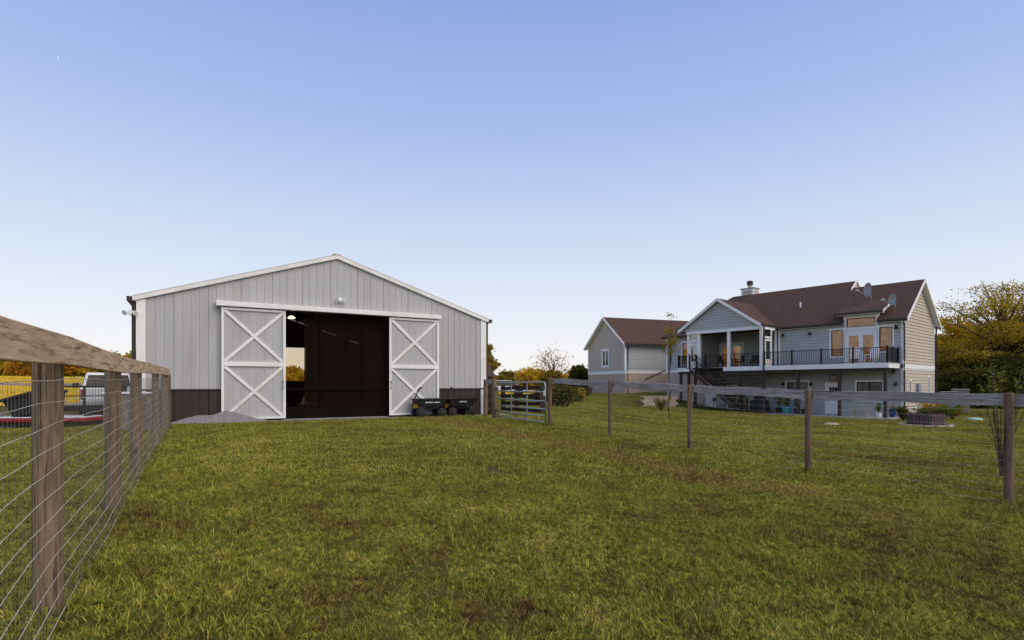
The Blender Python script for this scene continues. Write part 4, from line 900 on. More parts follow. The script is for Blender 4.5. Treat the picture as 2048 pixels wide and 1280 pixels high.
# ------------------------------------------------------------------ trees
def tree(name,x,y,h,rx,rz,leaf,label,seed,nclump=26,nleaf=90,ls=.22,trunk=.0,base=None,cat='tree',group=None,sparse=1.0,flat=.7,lean=0,zc=None,limbs=True,sig=None):
    """tapered trunk with limbs reaching leaf clumps spread through the crown; rx, rz crown radii"""
    r=random.Random(seed); q=np.random.default_rng(seed)
    z0=gz(x,y) if base is None else base
    root=thing(name,(x,y,z0),0,label,cat,group); tr=trunk or h*.022+.03
    zc=zc if zc is not None else h-rz; mb=MB()
    top=Vector((lean,0,zc+rz*.35)); pts=[Vector((lean*k/6+r.gauss(0,.012*h)*(k>0),r.gauss(0,.012*h)*(k>0),-.1+(top.z+.1)*k/6)) for k in range(7)]
    mb.tube(pts,tr*1.15,8,r1=tr*.25); C=[]
    for k in range(nclump):
        for _ in range(30):
            p=Vector((r.uniform(-1,1),r.uniform(-1,1),r.uniform(-1,1)))
            if .35<p.length<1.0: break
        w_=r.uniform(.78,1.12)
        c=Vector((p.x*rx*w_+lean,p.y*rx*w_,zc+p.z*rz*w_)); 
        if c.z<.15*h and h>3: c.z=.2*h
        C.append(c)
        if limbs:
            f=min(.95,max(.25,(c.z-.35*rz)/max(top.z,.1)*.75)); i=f*6; i0=int(i); a=pts[i0].lerp(pts[min(6,i0+1)],i-i0)
            m1=a.lerp(c,.5)+Vector((0,0,.12*rz*r.uniform(-.3,1))); mb.tube([a,m1,c],tr*.38*(1-f*.5),5,r1=tr*.06)
            for _ in range(3):
                tw=min(.3*rx,(sig or 9)*.8); d=c+Vector((r.gauss(0,tw),r.gauss(0,tw),r.gauss(0,min(.2*rz,tw)))); mb.tube([m1.lerp(c,r.uniform(.3,1)),d],tr*.09,3,r1=tr*.03)
    mb.build('trunk',K['bark'],root,smooth=True)
    n=int(nleaf*sparse); sg=sig or (.62*rx/max(1,nclump)**(1/3.0)*1.0)
    Cn=np.array([tuple(c) for c in C]); cc=np.repeat(Cn,n,0); N=len(cc)
    P=cc+q.normal(0,1,(N,3))*np.array([sg*1.15,sg*1.15,sg*flat])
    a=q.normal(0,1,(N,3)); a/=np.linalg.norm(a,axis=1)[:,None]; b=np.cross(a,q.normal(0,1,(N,3))); b/=np.linalg.norm(b,axis=1)[:,None]
    s=(ls*q.uniform(.55,1.3,N))[:,None]; V=np.stack([P-a*s,P+b*s*.45+a*s*.1,P+a*s,P-b*s*.45+a*s*.1],1)
    np_mesh('crown',V,4,leaf,root); return root
def tpx(px,Y,top,**k):
    x=(px-1024)/F*Y; z=gz(x,Y); h=EYE+(HZ-top)/F*Y-z; return x,Y,h
def row(specs,label,group,leaf,seed0,Y,name='tree',kw={}):
    for i,(px,dy,top,wpx) in enumerate(specs):
        yy=Y+dy; x,y,h=tpx(px,yy,top); rx=wpx/F*yy/2
        tree(name,x,y,h,rx,h*.46,leaf[i%len(leaf)],label[i%len(leaf)],seed0+i,group=group,**kw)
# golden tree row beyond the field on the left
sp=[(-60+i*27+random.uniform(-8,8),random.uniform(-10,14),random.uniform(694,712),random.uniform(42,60)) for i in range(14)]
row(sp,['golden autumn tree in the row beyond the ripe field','rust brown autumn tree in the row beyond the ripe field','olive tree turning yellow in the row beyond the ripe field'],'trees beyond the ripe field',[L_gold,L_rust,L_olive],100,135,'field_tree',dict(nclump=30,nleaf=110,ls=.42))
sp=[(-50+i*24+random.uniform(-8,8),random.uniform(-6,10),random.uniform(700,722),random.uniform(46,60)) for i in range(15)]
row(sp,['tall yellow tree in the second row behind the field trees','dull green tree in the second row behind the field trees'],'second row behind the field trees',[L_gold,L_olive],130,165,'field_tree',dict(nclump=26,nleaf=90,ls=.55))
# trees seen between barn and house
def one(px,Y,top,wpx,leaf,label,seed,name='autumn_tree',rzf=.46,**k):
    x,y,h=tpx(px,Y,top); return tree(name,x,y,h,wpx/F*Y/2,h*rzf,leaf,label,seed,**k)
one(966,62,688,52,L_olive,'tall olive tree rising behind the barn corner',201,nclump=34,nleaf=110,ls=.28)
one(1008,95,741,42,L_olive,'rounded olive tree behind the far parked car',202,nclump=28,ls=.34)
one(1030,130,746,44,L_rust,'rust coloured tree over the small far white house',203,nclump=24,ls=.42)
one(1053,110,739,46,L_gold,'bright gold tree behind the tube gate',204,nclump=28,ls=.36)
one(1080,105,741,44,L_gold,'gold tree leaning against the tall thin tree',205,nclump=28,ls=.36)
one(1108,60,692,62,L_rust,'tall thin tree with bare upper branches and few rust leaves',206,nclump=22,nleaf=48,ls=.11,rzf=.42,sig=.5,trunk=.2)
one(1104,58,742,44,L_olive,'dense olive undergrowth tree below the tall thin tree',207,nclump=26,ls=.26)
one(1140,120,746,52,L_gold,'tree with painted yellow glow in the gap left of the brick basement',208,nclump=26,ls=.36)
one(1163,66,726,44,L_dark,'dark evergreen tree touching the left end of the house',209,nclump=30,nleaf=120,ls=.24)
one(1303,100,636,30,L_gold,'tree top peeping over the ridge of the house wing',210,nclump=20,ls=.3)
one(1120,34,768,62,L_dark,'young dark green tree on the slope past the fence corner',211,name='young_tree',rzf=.42,nclump=18,nleaf=70,ls=.13,trunk=.05)
for i,(px,Y,top,w_) in enumerate(((1088,44,778,40),(1145,46,776,44),(1160,52,774,30))):
    one(px,Y,top,w_,[L_dark,L_olive,L_dark][i],['dark bush between gate post and young tree','olive bush on the slope beside the young tree','dark bush at the foot of the brick basement'][i],220+i,name='bush',rzf=.5,nclump=16,nleaf=80,ls=.16,cat='bush')
sp=[(985+i*19+random.uniform(-5,5),random.uniform(-10,10),random.uniform(750,758),34) for i in range(11)]
row(sp,['low far tree on the horizon between barn and house'],'far trees between barn and house',[L_gold],240,190,'far_tree',dict(nclump=18,nleaf=70,ls=.6))
for i,(px,Y,top) in enumerate(((560,84,742),(592,90,736),(622,86,746))): one(px,Y,top,52,L_gold,['gold tree left of centre in the far barn doorway','gold tree filling the far barn doorway','gold tree at the right edge of the far barn doorway'][i],260+i,nclump=26,ls=.34)
# wood at the right behind the house
one(2008,54,574,270,L_oak,'large spreading gold oak with dark limbs beyond the yard',300,name='oak_tree',rzf=.37,nclump=66,nleaf=300,ls=.115,trunk=.55,flat=.34,sig=.82)
for i,(px,Y,top,w_,lf_) in enumerate(((1893,60,640,70,L_gold),(1925,66,632,86,L_rust),(1962,70,640,80,L_olive),(2045,64,640,90,L_olive),(2085,58,600,120,L_gold),(1905,50,690,66,L_olive),(1945,48,700,80,L_olive),(1985,47,706,70,L_olive),(2030,46,700,80,L_dark),(2070,45,690,80,L_dark),(1880,52,705,36,L_olive),(1920,44,738,70,L_dark),(1970,43,735,80,L_dark),(2025,43,735,80,L_dark),(2075,43,735,80,L_dark))):
    lb=['gold tree close behind the gable wall downspout','rust tree between the gable wall and the gold oak','olive tree behind the left limbs of the gold oak','olive tree behind the trunk of the gold oak','tall gold tree beyond the gold oak','low olive tree against the house gable','olive tree at the left foot of the gold oak','olive tree below the lowest limb of the gold oak','dark tree in front of the oak trunk','dark tree right of the oak trunk','narrow olive tree touching the gable downspout','dark low thicket tree behind the heat pumps','dark low thicket tree beside the heat pumps','dark low thicket tree behind the leggy shrub','dark low thicket tree past the leggy shrub'][i]
    one(px,Y,top,w_,lf_,lb,320+i,name='wood_tree',rzf=.47,nclump=34,nleaf=190,ls=.15 if Y<55 else .19,group='wood right of the house')
# slim trees in the yard
x,y,h=tpx(1340,28.5,628)
tree('slim_tree',x,y,h,.27,h*.24,L_olive,'slim young tree with narrow leafy top in front of the wing',340,nclump=14,nleaf=30,ls=.07,trunk=.05,zc=h*.76,sig=.13)
q=np.random.default_rng(5)
x,y,h=tpx(2002,8.6,702)
def shrub(x,y,h,label,seed,n=9,spread=.55,leaf=L_fresh,ls=.035,nl=60,name='shrub',group=None,cat='shrub',r0=.012,z=None):
    r=random.Random(seed); root=thing(name,(x,y,gz(x,y) if z is None else z),0,label,cat,group); mb=MB(); P=[]
    for k in range(n):
        a=r.uniform(0,6.28); l=h*r.uniform(.55,1); sp_=spread*r.uniform(.2,1); pts=[Vector((math.cos(a)*sp_*t_**1.4,math.sin(a)*sp_*t_**1.4,-.03+l*t_)) for t_ in(0,.25,.5,.75,1)]
        mb.tube(pts,r0,5,r1=r0*.25)
        for _ in range(nl):
            t_=r.uniform(.25,1)**.8; i=min(3,int(t_*4)); p=pts[i].lerp(pts[i+1],t_*4-i); P.append(p+Vector((r.gauss(0,ls*1.3),r.gauss(0,ls*1.3),r.gauss(0,ls))))
    mb.build('stems',K['bark'],root); N=len(P); P=np.array([tuple(p) for p in P]); g=np.random.default_rng(seed)
    a=g.normal(0,1,(N,3)); a[:,2]=np.abs(a[:,2])*.7; a/=np.linalg.norm(a,axis=1)[:,None]; b=np.cross(a,g.normal(0,1,(N,3))); b/=np.linalg.norm(b,axis=1)[:,None]; s=(ls*g.uniform(.6,1.3,N))[:,None]
    np_mesh('leaves',np.stack([P,P+a*s+b*s*.42,P+a*s*2,P+a*s-b*s*.42],1),4,leaf,root); return root
shrub(x,y,h,'sparse leggy shrub behind the last rail of the right fence',350,n=13,spread=.62,ls=.03,nl=34)
# ------------------------------------------------------------------ left yard: truck, trailer, bin, implement
def gpt(px,Y): x=(px-1024)/F*Y; return Vector((x,Y,gz(x,Y)))
def wheel(parent,loc,r,w_,axis='x'):
    q=MB().lathe((0,0,0),[(r*.5,-w_/2),(r*.9,-w_/2),(r,-w_*.3),(r,w_*.3),(r*.9,w_/2),(r*.5,w_/2)],20,axis).build('wheel',K['tyre'],parent,smooth=True); q.location=loc
    MB().lathe((0,0,0),[(r*.1,-w_*.42),(r*.58,-w_*.46),(r*.58,w_*.46),(r*.1,w_*.42)],14,axis).build('rim',K['galv'],q); return q
q=gpt(221,22.5)
tk=thing('pickup_truck',q,R(38),'white pickup truck parked tail first behind the utility trailer','truck')
# local: y forward, x right, rear at y=0
mb=MB(); 
prof=[(0,.52),(0,1.08),(.03,1.12),(1.75,1.12),(1.78,1.12),(3.75,1.10),(5.0,1.02),(5.2,.85),(5.2,.48),(4.6,.42),(.4,.42)]
mb.prism([(-.98,y,z) for y,z in prof],(1.96,0,0)); body=mb.build('body',K['carwhite'],tk,bevel=.06)
MB().hexa([(-.92,1.8,1.11),(.92,1.8,1.11),(.92,4.1,1.11),(-.92,4.1,1.11),(-.76,2.0,1.76),(.76,2.0,1.76),(.76,3.25,1.76),(-.76,3.25,1.76)]).build('cab',K['carwhite'],tk,bevel=.07)
MB().hexa([(-.80,1.80,1.17),(.80,1.80,1.17),(.80,1.9,1.17),(-.80,1.9,1.17),(-.70,1.955,1.66),(.70,1.955,1.66),(.70,2.05,1.66),(-.70,2.05,1.66)]).build('rear_window',K['glass_blk'] if 'glass_blk' in K else K['poly'],tk,bevel=.03)
MB().box(-.90,.90,.02,1.75,1.121,1.135).build('bed_opening',K['poly'],tk)
tg=MB().box(-.80,.80,-.03,-.001,.60,1.08).build('tailgate',K['carwhite'],tk,bevel=.02); MB().box(-.14,.14,-.045,-.031,.82,.9).build('tailgate_handle',K['poly'],tg)
for s in(-1,1):
    MB().box(s*.89-.075,s*.89+.075,-.035,-.001,.66,1.05).build('tail_light',K['red'],tk,bevel=.01)
    MB().box(s*1.12-.12,s*1.12+.12,3.3,3.42,1.1,1.32).build('mirror',K['poly'],tk,bevel=.03)
    for y in(1.0,4.3): wheel(tk,(s*.86,y,.38),.38,.26)
    MB().hexa([(s*.925,2.1,1.16),(s*.925,3.7,1.16),(s*.905,3.7,1.16),(s*.905,2.1,1.16),(s*.80,2.2,1.66),(s*.80,3.2,1.66),(s*.78,3.2,1.66),(s*.78,2.2,1.66)]).build('side_window',K['poly'],tk)
bp=MB().box(-.96,.96,-.14,-.02,.42,.58).build('bumper',K['galv'],tk,bevel=.02); MB().box(-.16,.16,-.15,-.141,.44,.56).build('number_plate',K['blind'],bp)
MB().box(-.16,.16,1.98,2.02,1.735,1.775).build('brake_light',K['red'],tk)
# utility trailer
q=gpt(168,18.2); tl=thing('utility_trailer',q,R(38),'black utility trailer with mesh sides behind the near fence post','trailer')
MB().box(-1.0,1.0,-1.7,1.7,.48,.56).build('deck',K['rail_right'],tl); MB().box(-1.06,1.06,-1.76,-1.7,.40,.58).build('rear_bar',K['black'],tl)
MB().box(-1.06,-1.0,-1.7,1.76,.40,.58).build('side_bar',K['black'],tl); MB().box(1.0,1.06,-1.7,1.76,.40,.58).build('side_bar',K['black'],tl)
for a,b in(((-1.03,-1.73),(1.03,-1.73)),((-1.03,-1.7),(-1.03,1.7)),((1.03,-1.7),(1.03,1.7))):
    A=Vector(a+(0,));B=Vector(b+(0,)); d=(B-A).normalized(); sd=(-d.y,d.x,0); z=Vector((0,0,1))
    r=MB().beam([A+z*1.15,B+z*1.15],.05,.05,sd).beam([A+z*.86,B+z*.86],.03,.03,sd).build('side_rail',K['black'],tl)
    mb=MB(); n=int((B-A).length/.075)
    for k in range(n+1): c=A.lerp(B,k/n); mb.cyl((c.x,c.y,.58),(c.x,c.y,1.14),.005,n=4,cap=False)
    for k in range(8): mb.cyl(A+z*(.6+k*.075),B+z*(.6+k*.075),.005,n=4,cap=False)
    mb.build('side_mesh',K['black'],r,kind='stuff')
    for f in(0,.5,1): c=A.lerp(B,f); MB().box(c.x-.03,c.x+.03,c.y-.03,c.y+.03,.5,1.17).build('upright',K['black'],r)
for s in(-1,1):
    for y in(-.1,): wheel(tl,(s*1.17,y,.33),.33,.2)
    MB().box(s*1.17-.13,s*1.17+.13,-.5,.3,.68,.71).build('mudguard',K['black'],tl)
MB().box(-.04,.04,1.7,2.9,.44,.52).build('drawbar',K['black'],tl); MB().cyl((.0,2.5,.0),(0,2.5,.6),.03).build('jack',K['black'],tl)
# low red implement with white top
q=gpt(100,15.3); im=thing('mower_deck',q,R(8),'low red mower deck with white top under the tipped black bin','implement')
MB().box(-1.15,1.15,-.5,.5,.16,.27).build('skirt',K['red'],im,bevel=.03); MB().box(-1.08,1.08,-.42,.44,.272,.30).build('top_plate',K['carwhite'],im,bevel=.01)
MB().box(-1.0,1.0,-.4,.4,.05,.16).build('blade_housing',K['poly'],im)
for s in(-.9,0,.9): MB().lathe((s,.1,.3),[(.1,0),(.1,.05),(.03,.07)],12).build('spindle_cap',K['black'],im)
for s in(-1,1): wheel(im,(s*.95,.58,.14),.14,.1)
# tipped black bin
q=gpt(78,15.25); bn_=thing('plastic_bin',q+Vector((0,-.02,.38)),R(10),'large black plastic bin lying tipped on the red mower deck','bin')
mb=MB(); tub(mb,0,.50,(-.44,.44,-.33,.33),(-.54,.54,-.42,.42),.03); b=mb.build('tub',K['poly'],bn_,bevel=.04); b.rotation_euler=(R(-6),R(-17),0); b.location=(.02,0,.01)
mb=MB(); mb.beam([(-.56,-.44,.5),(.56,-.44,.5)],.05,.06).beam([(-.56,.44,.5),(.56,.44,.5)],.05,.06).beam([(-.56,-.465,.5),(-.56,.465,.5)],.05,.06,(1,0,0)).beam([(.56,-.465,.5),(.56,.465,.5)],.05,.06,(1,0,0)); mb.build('rim',K['poly'],b)
MB().box(-.53,.53,-.41,.41,.5,.545).build('lid',K['poly'],b,bevel=.02)
for k in range(5): MB().prism([(-.32+k*.16-.02,-.325,.04),(-.32+k*.16+.02,-.325,.04),(-.32+k*.16+.02,-.35,.04),(-.32+k*.16-.02,-.35,.04)],(0,-.075,.42)).build('rib',K['poly'],b)
# grey box with white lid beside the barn corner
q=gpt(262,13.4); gb=thing('storage_box',q,R(26),'weathered grey board box with white lid edge behind the wire fence','box')
K['greyboard']=wood('grey_board',(.26,.23,.21),(.19,.165,.15),(.09,.075,.065),2,.9)
for k in range(6): MB().box(-.48+k*.161,-.325+k*.161,-.36,-.335,.02,.88).build('board',K['greyboard'],gb)
for k in range(4): MB().box(-.48,-.455,-.33+k*.165,-.17+k*.165,.02,.88).build('board',K['greyboard'],gb); MB().box(.46,.485,-.33+k*.165,-.17+k*.165,.02,.88).build('board',K['greyboard'],gb)
MB().box(-.45,.45,-.33,.33,.02,.85).build('liner',K['poly'],gb); MB().box(-.52,.52,-.4,.38,.885,.925).build('lid',K['white'],gb,bevel=.008)
# far field fence
r=thing('field_fence',(-27,29,gz(-27,29)),0,'weathered rail fence at the edge of the ripe field','fence'); o0=Vector(r.location)
pts=[(-36,33.5),(-33,32),(-30,30.5),(-27,29),(-24.4,29.6),(-22,30.4)]
for k,(x,y) in enumerate(pts): z=gz(x,y)-o0.z; MB().cyl((x-o0.x,y-o0.y,z-.1),(x-o0.x,y-o0.y,z+1.25),.05,n=8).build('post',K['postr'],r)
for (a,b),(c,d) in zip(pts[:-1],pts[1:]):
    A=Vector((a,b,gz(a,b)))-o0;B=Vector((c,d,gz(c,d)))-o0
    MB().beam([A+Vector((0,0,1.16)),B+Vector((0,0,1.16))],.05,.13).build('rail',K['rail_right'],r)
    for z in(.15,.35,.55,.8): MB().cyl(A+Vector((0,0,z)),B+Vector((0,0,z)),.006,n=4).build('wire',K['wire'],r)
# ------------------------------------------------------------------ small far things seen past the gate
def simple_house(name,loc,rz,wd,dp,h,rh,wall,roof,label):
    r=thing(name,loc,rz,label,'house'); MB().box(-wd/2,wd/2,-dp/2,dp/2,-.2,h).build('wall',wall,r)
    for s in(-1,1): MB().prism([(-wd/2-.25,s*(dp/2+.3),h-.2),(-wd/2-.25,0,h+rh),(-wd/2-.25,0,h+rh-.15),(-wd/2-.25,s*(dp/2+.15),h-.2)],(wd+.5,0,0)).build('roof',roof,r)
    for s in(-1,1): MB().prism([(s*wd/2,-dp/2,h),(s*wd/2,dp/2,h),(s*wd/2,0,h+rh-.12)],(-s*.05,0,0)).build('gable',wall,r)
    for k in range(3): x=-wd/2+wd*(k+.5)/3; w_=MB().box(x-.45,x+.45,-dp/2-.03,-dp/2,1.0,2.2).build('window',K['white'],r); MB().box(x-.38,x+.38,-dp/2-.05,-dp/2-.031,1.07,2.13).build('pane',K['darkroom'],w_)
    return r
q=gpt(940,46); simple_house('shed',(q.x,q.y,q.z),R(84),4.5,3.1,2.0,3.4,K['blind'],K['shingle'],'small shed with steep brown roof behind the barn corner')
q=gpt(1037,120); simple_house('far_house',(q.x,q.y,q.z),R(20),6.5,5,2.0,1.6,K['white'],K['roof_steel'],'tiny white house under the far trees beyond the gate')
q=gpt(1013,60); cr=thing('parked_car',(q.x,q.y,q.z),R(15),'pale car roof showing over the board fence','car')
mb=MB(); mb.prism([(-2.2,-.85,.35),(2.2,-.85,.35),(2.25,-.85,.75),(1.3,-.85,.92),(-2.2,-.85,.95)],(0,1.7,0)); mb.build('body',K['carwhite'],cr,bevel=.08)
MB().hexa([(-2.0,-.8,.93),(1.1,-.8,.93),(1.1,.8,.93),(-2.0,.8,.93),(-1.6,-.65,1.5),(.4,-.65,1.5),(.4,.65,1.5),(-1.6,.65,1.5)]).build('cabin',K['poly'],cr,bevel=.05); MB().box(-1.62,.42,-.66,.66,1.49,1.55).build('roof',K['carwhite'],cr,bevel=.03)
for s in(-1,1):
    for x in(-1.4,1.35): wheel(cr,(x,s*.78,.32),.32,.2,'y')
# ------------------------------------------------------------------ yard of the house
def hw(x,y,z=0): return HC+hd*x+hv*y+Vector((0,0,z))
def pot(x,y,r,h,mat,label,plant=None,ph=.6,leaf=None,seed=1,cat='plant pot',grp=None,n=10,ls=.05,nl=40):
    o=thing('plant_pot',hw(x,y,0),0,label,cat,grp); MB().lathe((0,0,0),[(r*.62,0),(r*.8,h*.2),(r*.98,h*.65),(r,h*.9),(r*1.06,h),(r*.9,h),(r*.88,h*.85)],18).build('pot',mat,o,smooth=False)
    if plant: shrub(hw(x,y).x,hw(x,y).y,ph,plant,seed,n=n,spread=r*1.25,leaf=leaf or L_fresh,ls=ls,nl=nl,name='potted_plant',cat='plant',r0=.012,z=HC.z+h*.85)
TEAL=M('teal_glaze',(.05,.30,.31),(.03,.20,.22),4,.25,spec=.6); BLUE=M('blue_glaze',(.02,.05,.14),None,4,.25,spec=.6); CLAY=M('stone',(.45,.38,.31),(.34,.29,.24),4,.9)
pot(-7.39,-1.5,.26,.42,K['poly'],'black plant pot left of the teal pot','tall bushy green plant in the black pot',1.25,L_fresh,401,n=9,ls=.055,nl=60)
pot(-6.68,-1.9,.34,.56,TEAL,'glazed teal pot on the patio','spreading green plant in the teal pot',.85,L_fresh,402,n=12,ls=.06,nl=50)
pot(-6.05,-1.6,.24,.40,K['dkwood'],'dark brown plant pot right of the teal pot','small green plant in the dark brown pot',.85,L_fresh,403,n=8,ls=.055,nl=50)
pot(-5.6,-1.2,.3,.35,K['bronze'],'empty dark pot behind a deck post')
pot(-.85,-1.8,.16,.30,K['white'],'small white pot beside the stone bench','leafy plant in the small white pot',.75,L_fresh,404,n=9,ls=.05,nl=30)
pot(-.35,-.9,.2,.55,BLUE,'tall blue pot at the corner deck post','thin plant with rust leaves in the blue pot',.5,L_rust,405,n=7,ls=.04,nl=12)
b=thing('stone_bench',hw(-1.95,-1.8,0),HA,'pale stone bench on the patio below the deck','bench'); MB().box(-.62,.62,-.17,.17,.40,.48).build('seat',CLAY,b,bevel=.015)
for s in(-.4,.4): MB().prism([(s-.14,-.14,0),(s+.14,-.14,0),(s+.09,-.14,.2),(s+.11,-.14,.4),(s-.11,-.14,.4),(s-.09,-.14,.2)],(0,.28,0)).build('leg',CLAY,b)
def bistro_chair(x,y,rz,label):
    c=thing('patio_chair',hw(x,y,0),HA+rz,label,'chair','bistro chairs under the deck')
    MB().lathe((0,0,.45),[(.2,0),(.2,.02)],14).build('seat',K['black'],c)
    for sx in(-.17,.17):
        for sy in(-.16,.16): MB().cyl((sx*1.1,sy*1.1,0),(sx,sy,.45),.012,n=6).build('leg',K['black'],c)
        MB().tube([(sx,.16,.45),(sx,.2,.7),(sx*.95,.24,.95)],.012,6).build('back_post',K['black'],c)
    for z in(.6,.72,.84,.94): MB().box(-.17,.17,.19+.06*(z-.6),.21+.06*(z-.6),z-.02,z+.02).build('back_slat',K['black'],c)
bistro_chair(-13.55,-1.1,R(90),'black metal patio chair left of the bistro table'); bistro_chair(-12.1,-1.1,R(-90),'black metal patio chair right of the bistro table')
b=thing('bistro_table',hw(-12.82,-1.2,0),HA,'round black bistro table below the stairs','table'); MB().lathe((0,0,.70),[(.33,0),(.33,.025)],18).build('top',K['black'],b); MB().cyl((0,0,.02),(0,0,.7),.03).build('stem',K['black'],b)
for k in range(3): a=2.09*k; MB().tube([(0,0,.2),(.16*math.cos(a),.16*math.sin(a),.08),(.3*math.cos(a),.3*math.sin(a),0)],.014).build('foot',K['black'],b)
shrub(hw(-12.82,-1.2).x,hw(-12.82,-1.2).y,.4,'dark bouquet of leaves on the bistro table',410,n=10,spread=.25,leaf=L_dark,ls=.05,nl=20,name='potted_plant',cat='plant',z=HC.z+.72)
def rocker(x,y,rz,mat,label,base):
    c=thing('rocking_chair',hw(x,y,base),HA+rz,label,'chair','rocking chairs on the deck')
    for s in(-.27,.27):
        MB().tube([(s,-.42,.09),(s,-.2,.03),(s,.1,.03),(s,.45,.1)],.02,6).build('rocker',mat,c)
        MB().box(s-.02,s+.02,-.27,-.23,.04,.62).build('leg',mat,c); MB().prism([(s-.02,.2,.04),(s+.02,.2,.04),(s+.02,.24,.04),(s-.02,.24,.04)],(0,.16,1.1)).build('back_post',mat,c); MB().box(s-.04,s+.04,-.3,.28,.62,.65).build('arm',mat,c)
    MB().box(-.27,.27,-.27,.23,.40,.43).build('seat',mat,c)
    for k in range(6): x_=-.2+k*.08; MB().prism([(x_-.022,.22,.45),(x_+.022,.22,.45),(x_+.022,.235,.45),(x_-.022,.235,.45)],(0,.11,.62)).build('back_slat',mat,c)
    MB().prism([(-.27,.33,1.08),(.27,.33,1.08),(.27,.35,1.08),(-.27,.35,1.08)],(0,.02,.1)).build('top_rail',mat,c)
rocker(-2.55,-.9,R(20),K['white'],'white rocking chair in front of the french doors',DK); rocker(-1.55,-.9,R(-15),K['white'],'white rocking chair below the right deck window',DK); rocker(-.75,-1.1,R(-40),K['dish'],'grey rocking chair at the corner of the deck railing',DK)
def dchair(x,y,rz,label):
    c=thing('porch_chair',hw(x,y,DK),HA+rz,label,'chair','dark chairs inside the porch'); MB().box(-.28,.28,-.28,.28,.38,.5).build('seat',K['dkwood'],c)
    MB().box(-.28,.28,.22,.3,.5,1.0).build('backrest',K['dkwood'],c)
    for sx in(-.25,.25):
        MB().box(sx-.03,sx+.03,-.28,.26,.62,.66).build('arm',K['dkwood'],c)
        for sy in(-.25,.25): MB().box(sx-.025,sx+.025,sy-.025,sy+.025,0,.62).build('leg',K['dkwood'],c)
dchair(-12.4,-.6,R(80),'dark porch chair left of the porch table'); dchair(-11.0,-.5,R(-80),'dark porch chair right of the porch table'); dchair(-10.1,0.2,R(10),'dark porch chair between the white porch posts'); dchair(-9.2,0.2,R(-10),'dark porch chair near the right porch wall')
b=thing('porch_table',hw(-11.7,-.5,DK),HA,'dark table inside the gabled porch','table'); MB().lathe((0,0,.70),[(.45,0),(.45,.04)],16).build('top',K['dkwood'],b)
for k in range(4): a=.785+1.57*k; MB().box(.28*math.cos(a)-.03,.28*math.cos(a)+.03,.28*math.sin(a)-.03,.28*math.sin(a)+.03,0,.7).build('leg',K['dkwood'],b)
# covered grill under the stairs
b=thing('covered_grill',hw(-8.95,-1.3,0),HA,'black covered grill under the deck behind the stair foot','grill'); MB().hexa([(-.7,-.35,0),(.7,-.35,0),(.7,.35,0),(-.7,.35,0),(-.6,-.28,.95),(.6,-.28,.95),(.6,.28,.95),(-.6,.28,.95)]).build('cover',K['poly'],b,bevel=.05); MB().box(-.4,.4,-.25,.25,.94,1.25).build('hood',K['poly'],b,bevel=.12)
# retaining wall of rough blocks
rw=thing('retaining_wall',(10.5,43.9,-.72),R(21),'low pale stone retaining wall on the grass slope left of the stairs','wall')
for j in range(4):
    for k in range(9):
        x=-.2+k*.36+(j%2)*.18; MB().box(x+.01,x+.345,random.uniform(-.02,.02),.26,j*.23+.008,j*.23+.222).build('block',CLAY,rw,bevel=.02)
for k in range(9): MB().box(-.25+k*.38,.12+k*.38,-.05,.3,.925,.99).build('cap_stone',CLAY,rw,bevel=.015)
# hexagonal planter on a stone edging
q=gpt(1851,29.6); pl=thing('hexagon_planter',q,R(10),'hexagonal dark slatted planter standing on pale edging stones','planter'); PURP=M('dark_purple_wood',(.10,.065,.075),(.06,.04,.045),5,.7,sc=(4,4,.5))
for k in range(6):
    a0,a1=1.0472*k,1.0472*(k+1)
    for j in range(5):
        f0,f1=j/5+.015,(j+1)/5-.015; p0=Vector((math.cos(a0),math.sin(a0),0))*.82; p1=Vector((math.cos(a1),math.sin(a1),0))*.82; A=p0.lerp(p1,f0);B=p0.lerp(p1,f1); n_=((p0+p1)/2).normalized()*.03
        MB().prism([tuple(A),tuple(B),tuple(B+n_),tuple(A+n_)],(0,0,.66)).build('slat',PURP,pl)
for k in range(14):
    a=2*math.pi*k/14; c=Vector((math.cos(a)*1.12,math.sin(a)*1.12,0)); e_2=MB().box(-.22,.22,-.09,.09,0,.09).build('edging_stone',CLAY,pl,bevel=.02); e_2.location=c; e_2.rotation_euler=(0,0,a+1.57)
MB().lathe((0,0,.5),[(.8,0),(.8,.1),(.3,.14)],6).build('soil',K['dkwood'],pl)
shrub(q.x,q.y,.45,'low green plants growing in the hexagonal planter',420,n=26,spread=.75,leaf=L_fresh,ls=.05,nl=22,name='planter_plants',cat='plants',z=q.z+.58)
for i,(px,Y,h,sp_,lf_,lb) in enumerate(((1807,33.2,.9,.5,L_dark,'dark green bush at the corner post of the house'),(1862,34.5,1.2,.6,L_rust,'reddish bush in the bed beside the gable wall'),(1885,34,1.1,.9,L_fresh,'yellow green bush in the bed beside the gable wall'),(1905,34.5,.9,.7,L_olive,'olive bush at the end of the garden bed'),(1322,40.5,1.0,.6,L_olive,'pale small bush in front of the retaining wall'))):
    q=gpt(px,Y); shrub(q.x,q.y,h,lb,430+i,n=22,spread=sp_,leaf=lf_,ls=.06,nl=55,name='garden_bush',cat='bush')
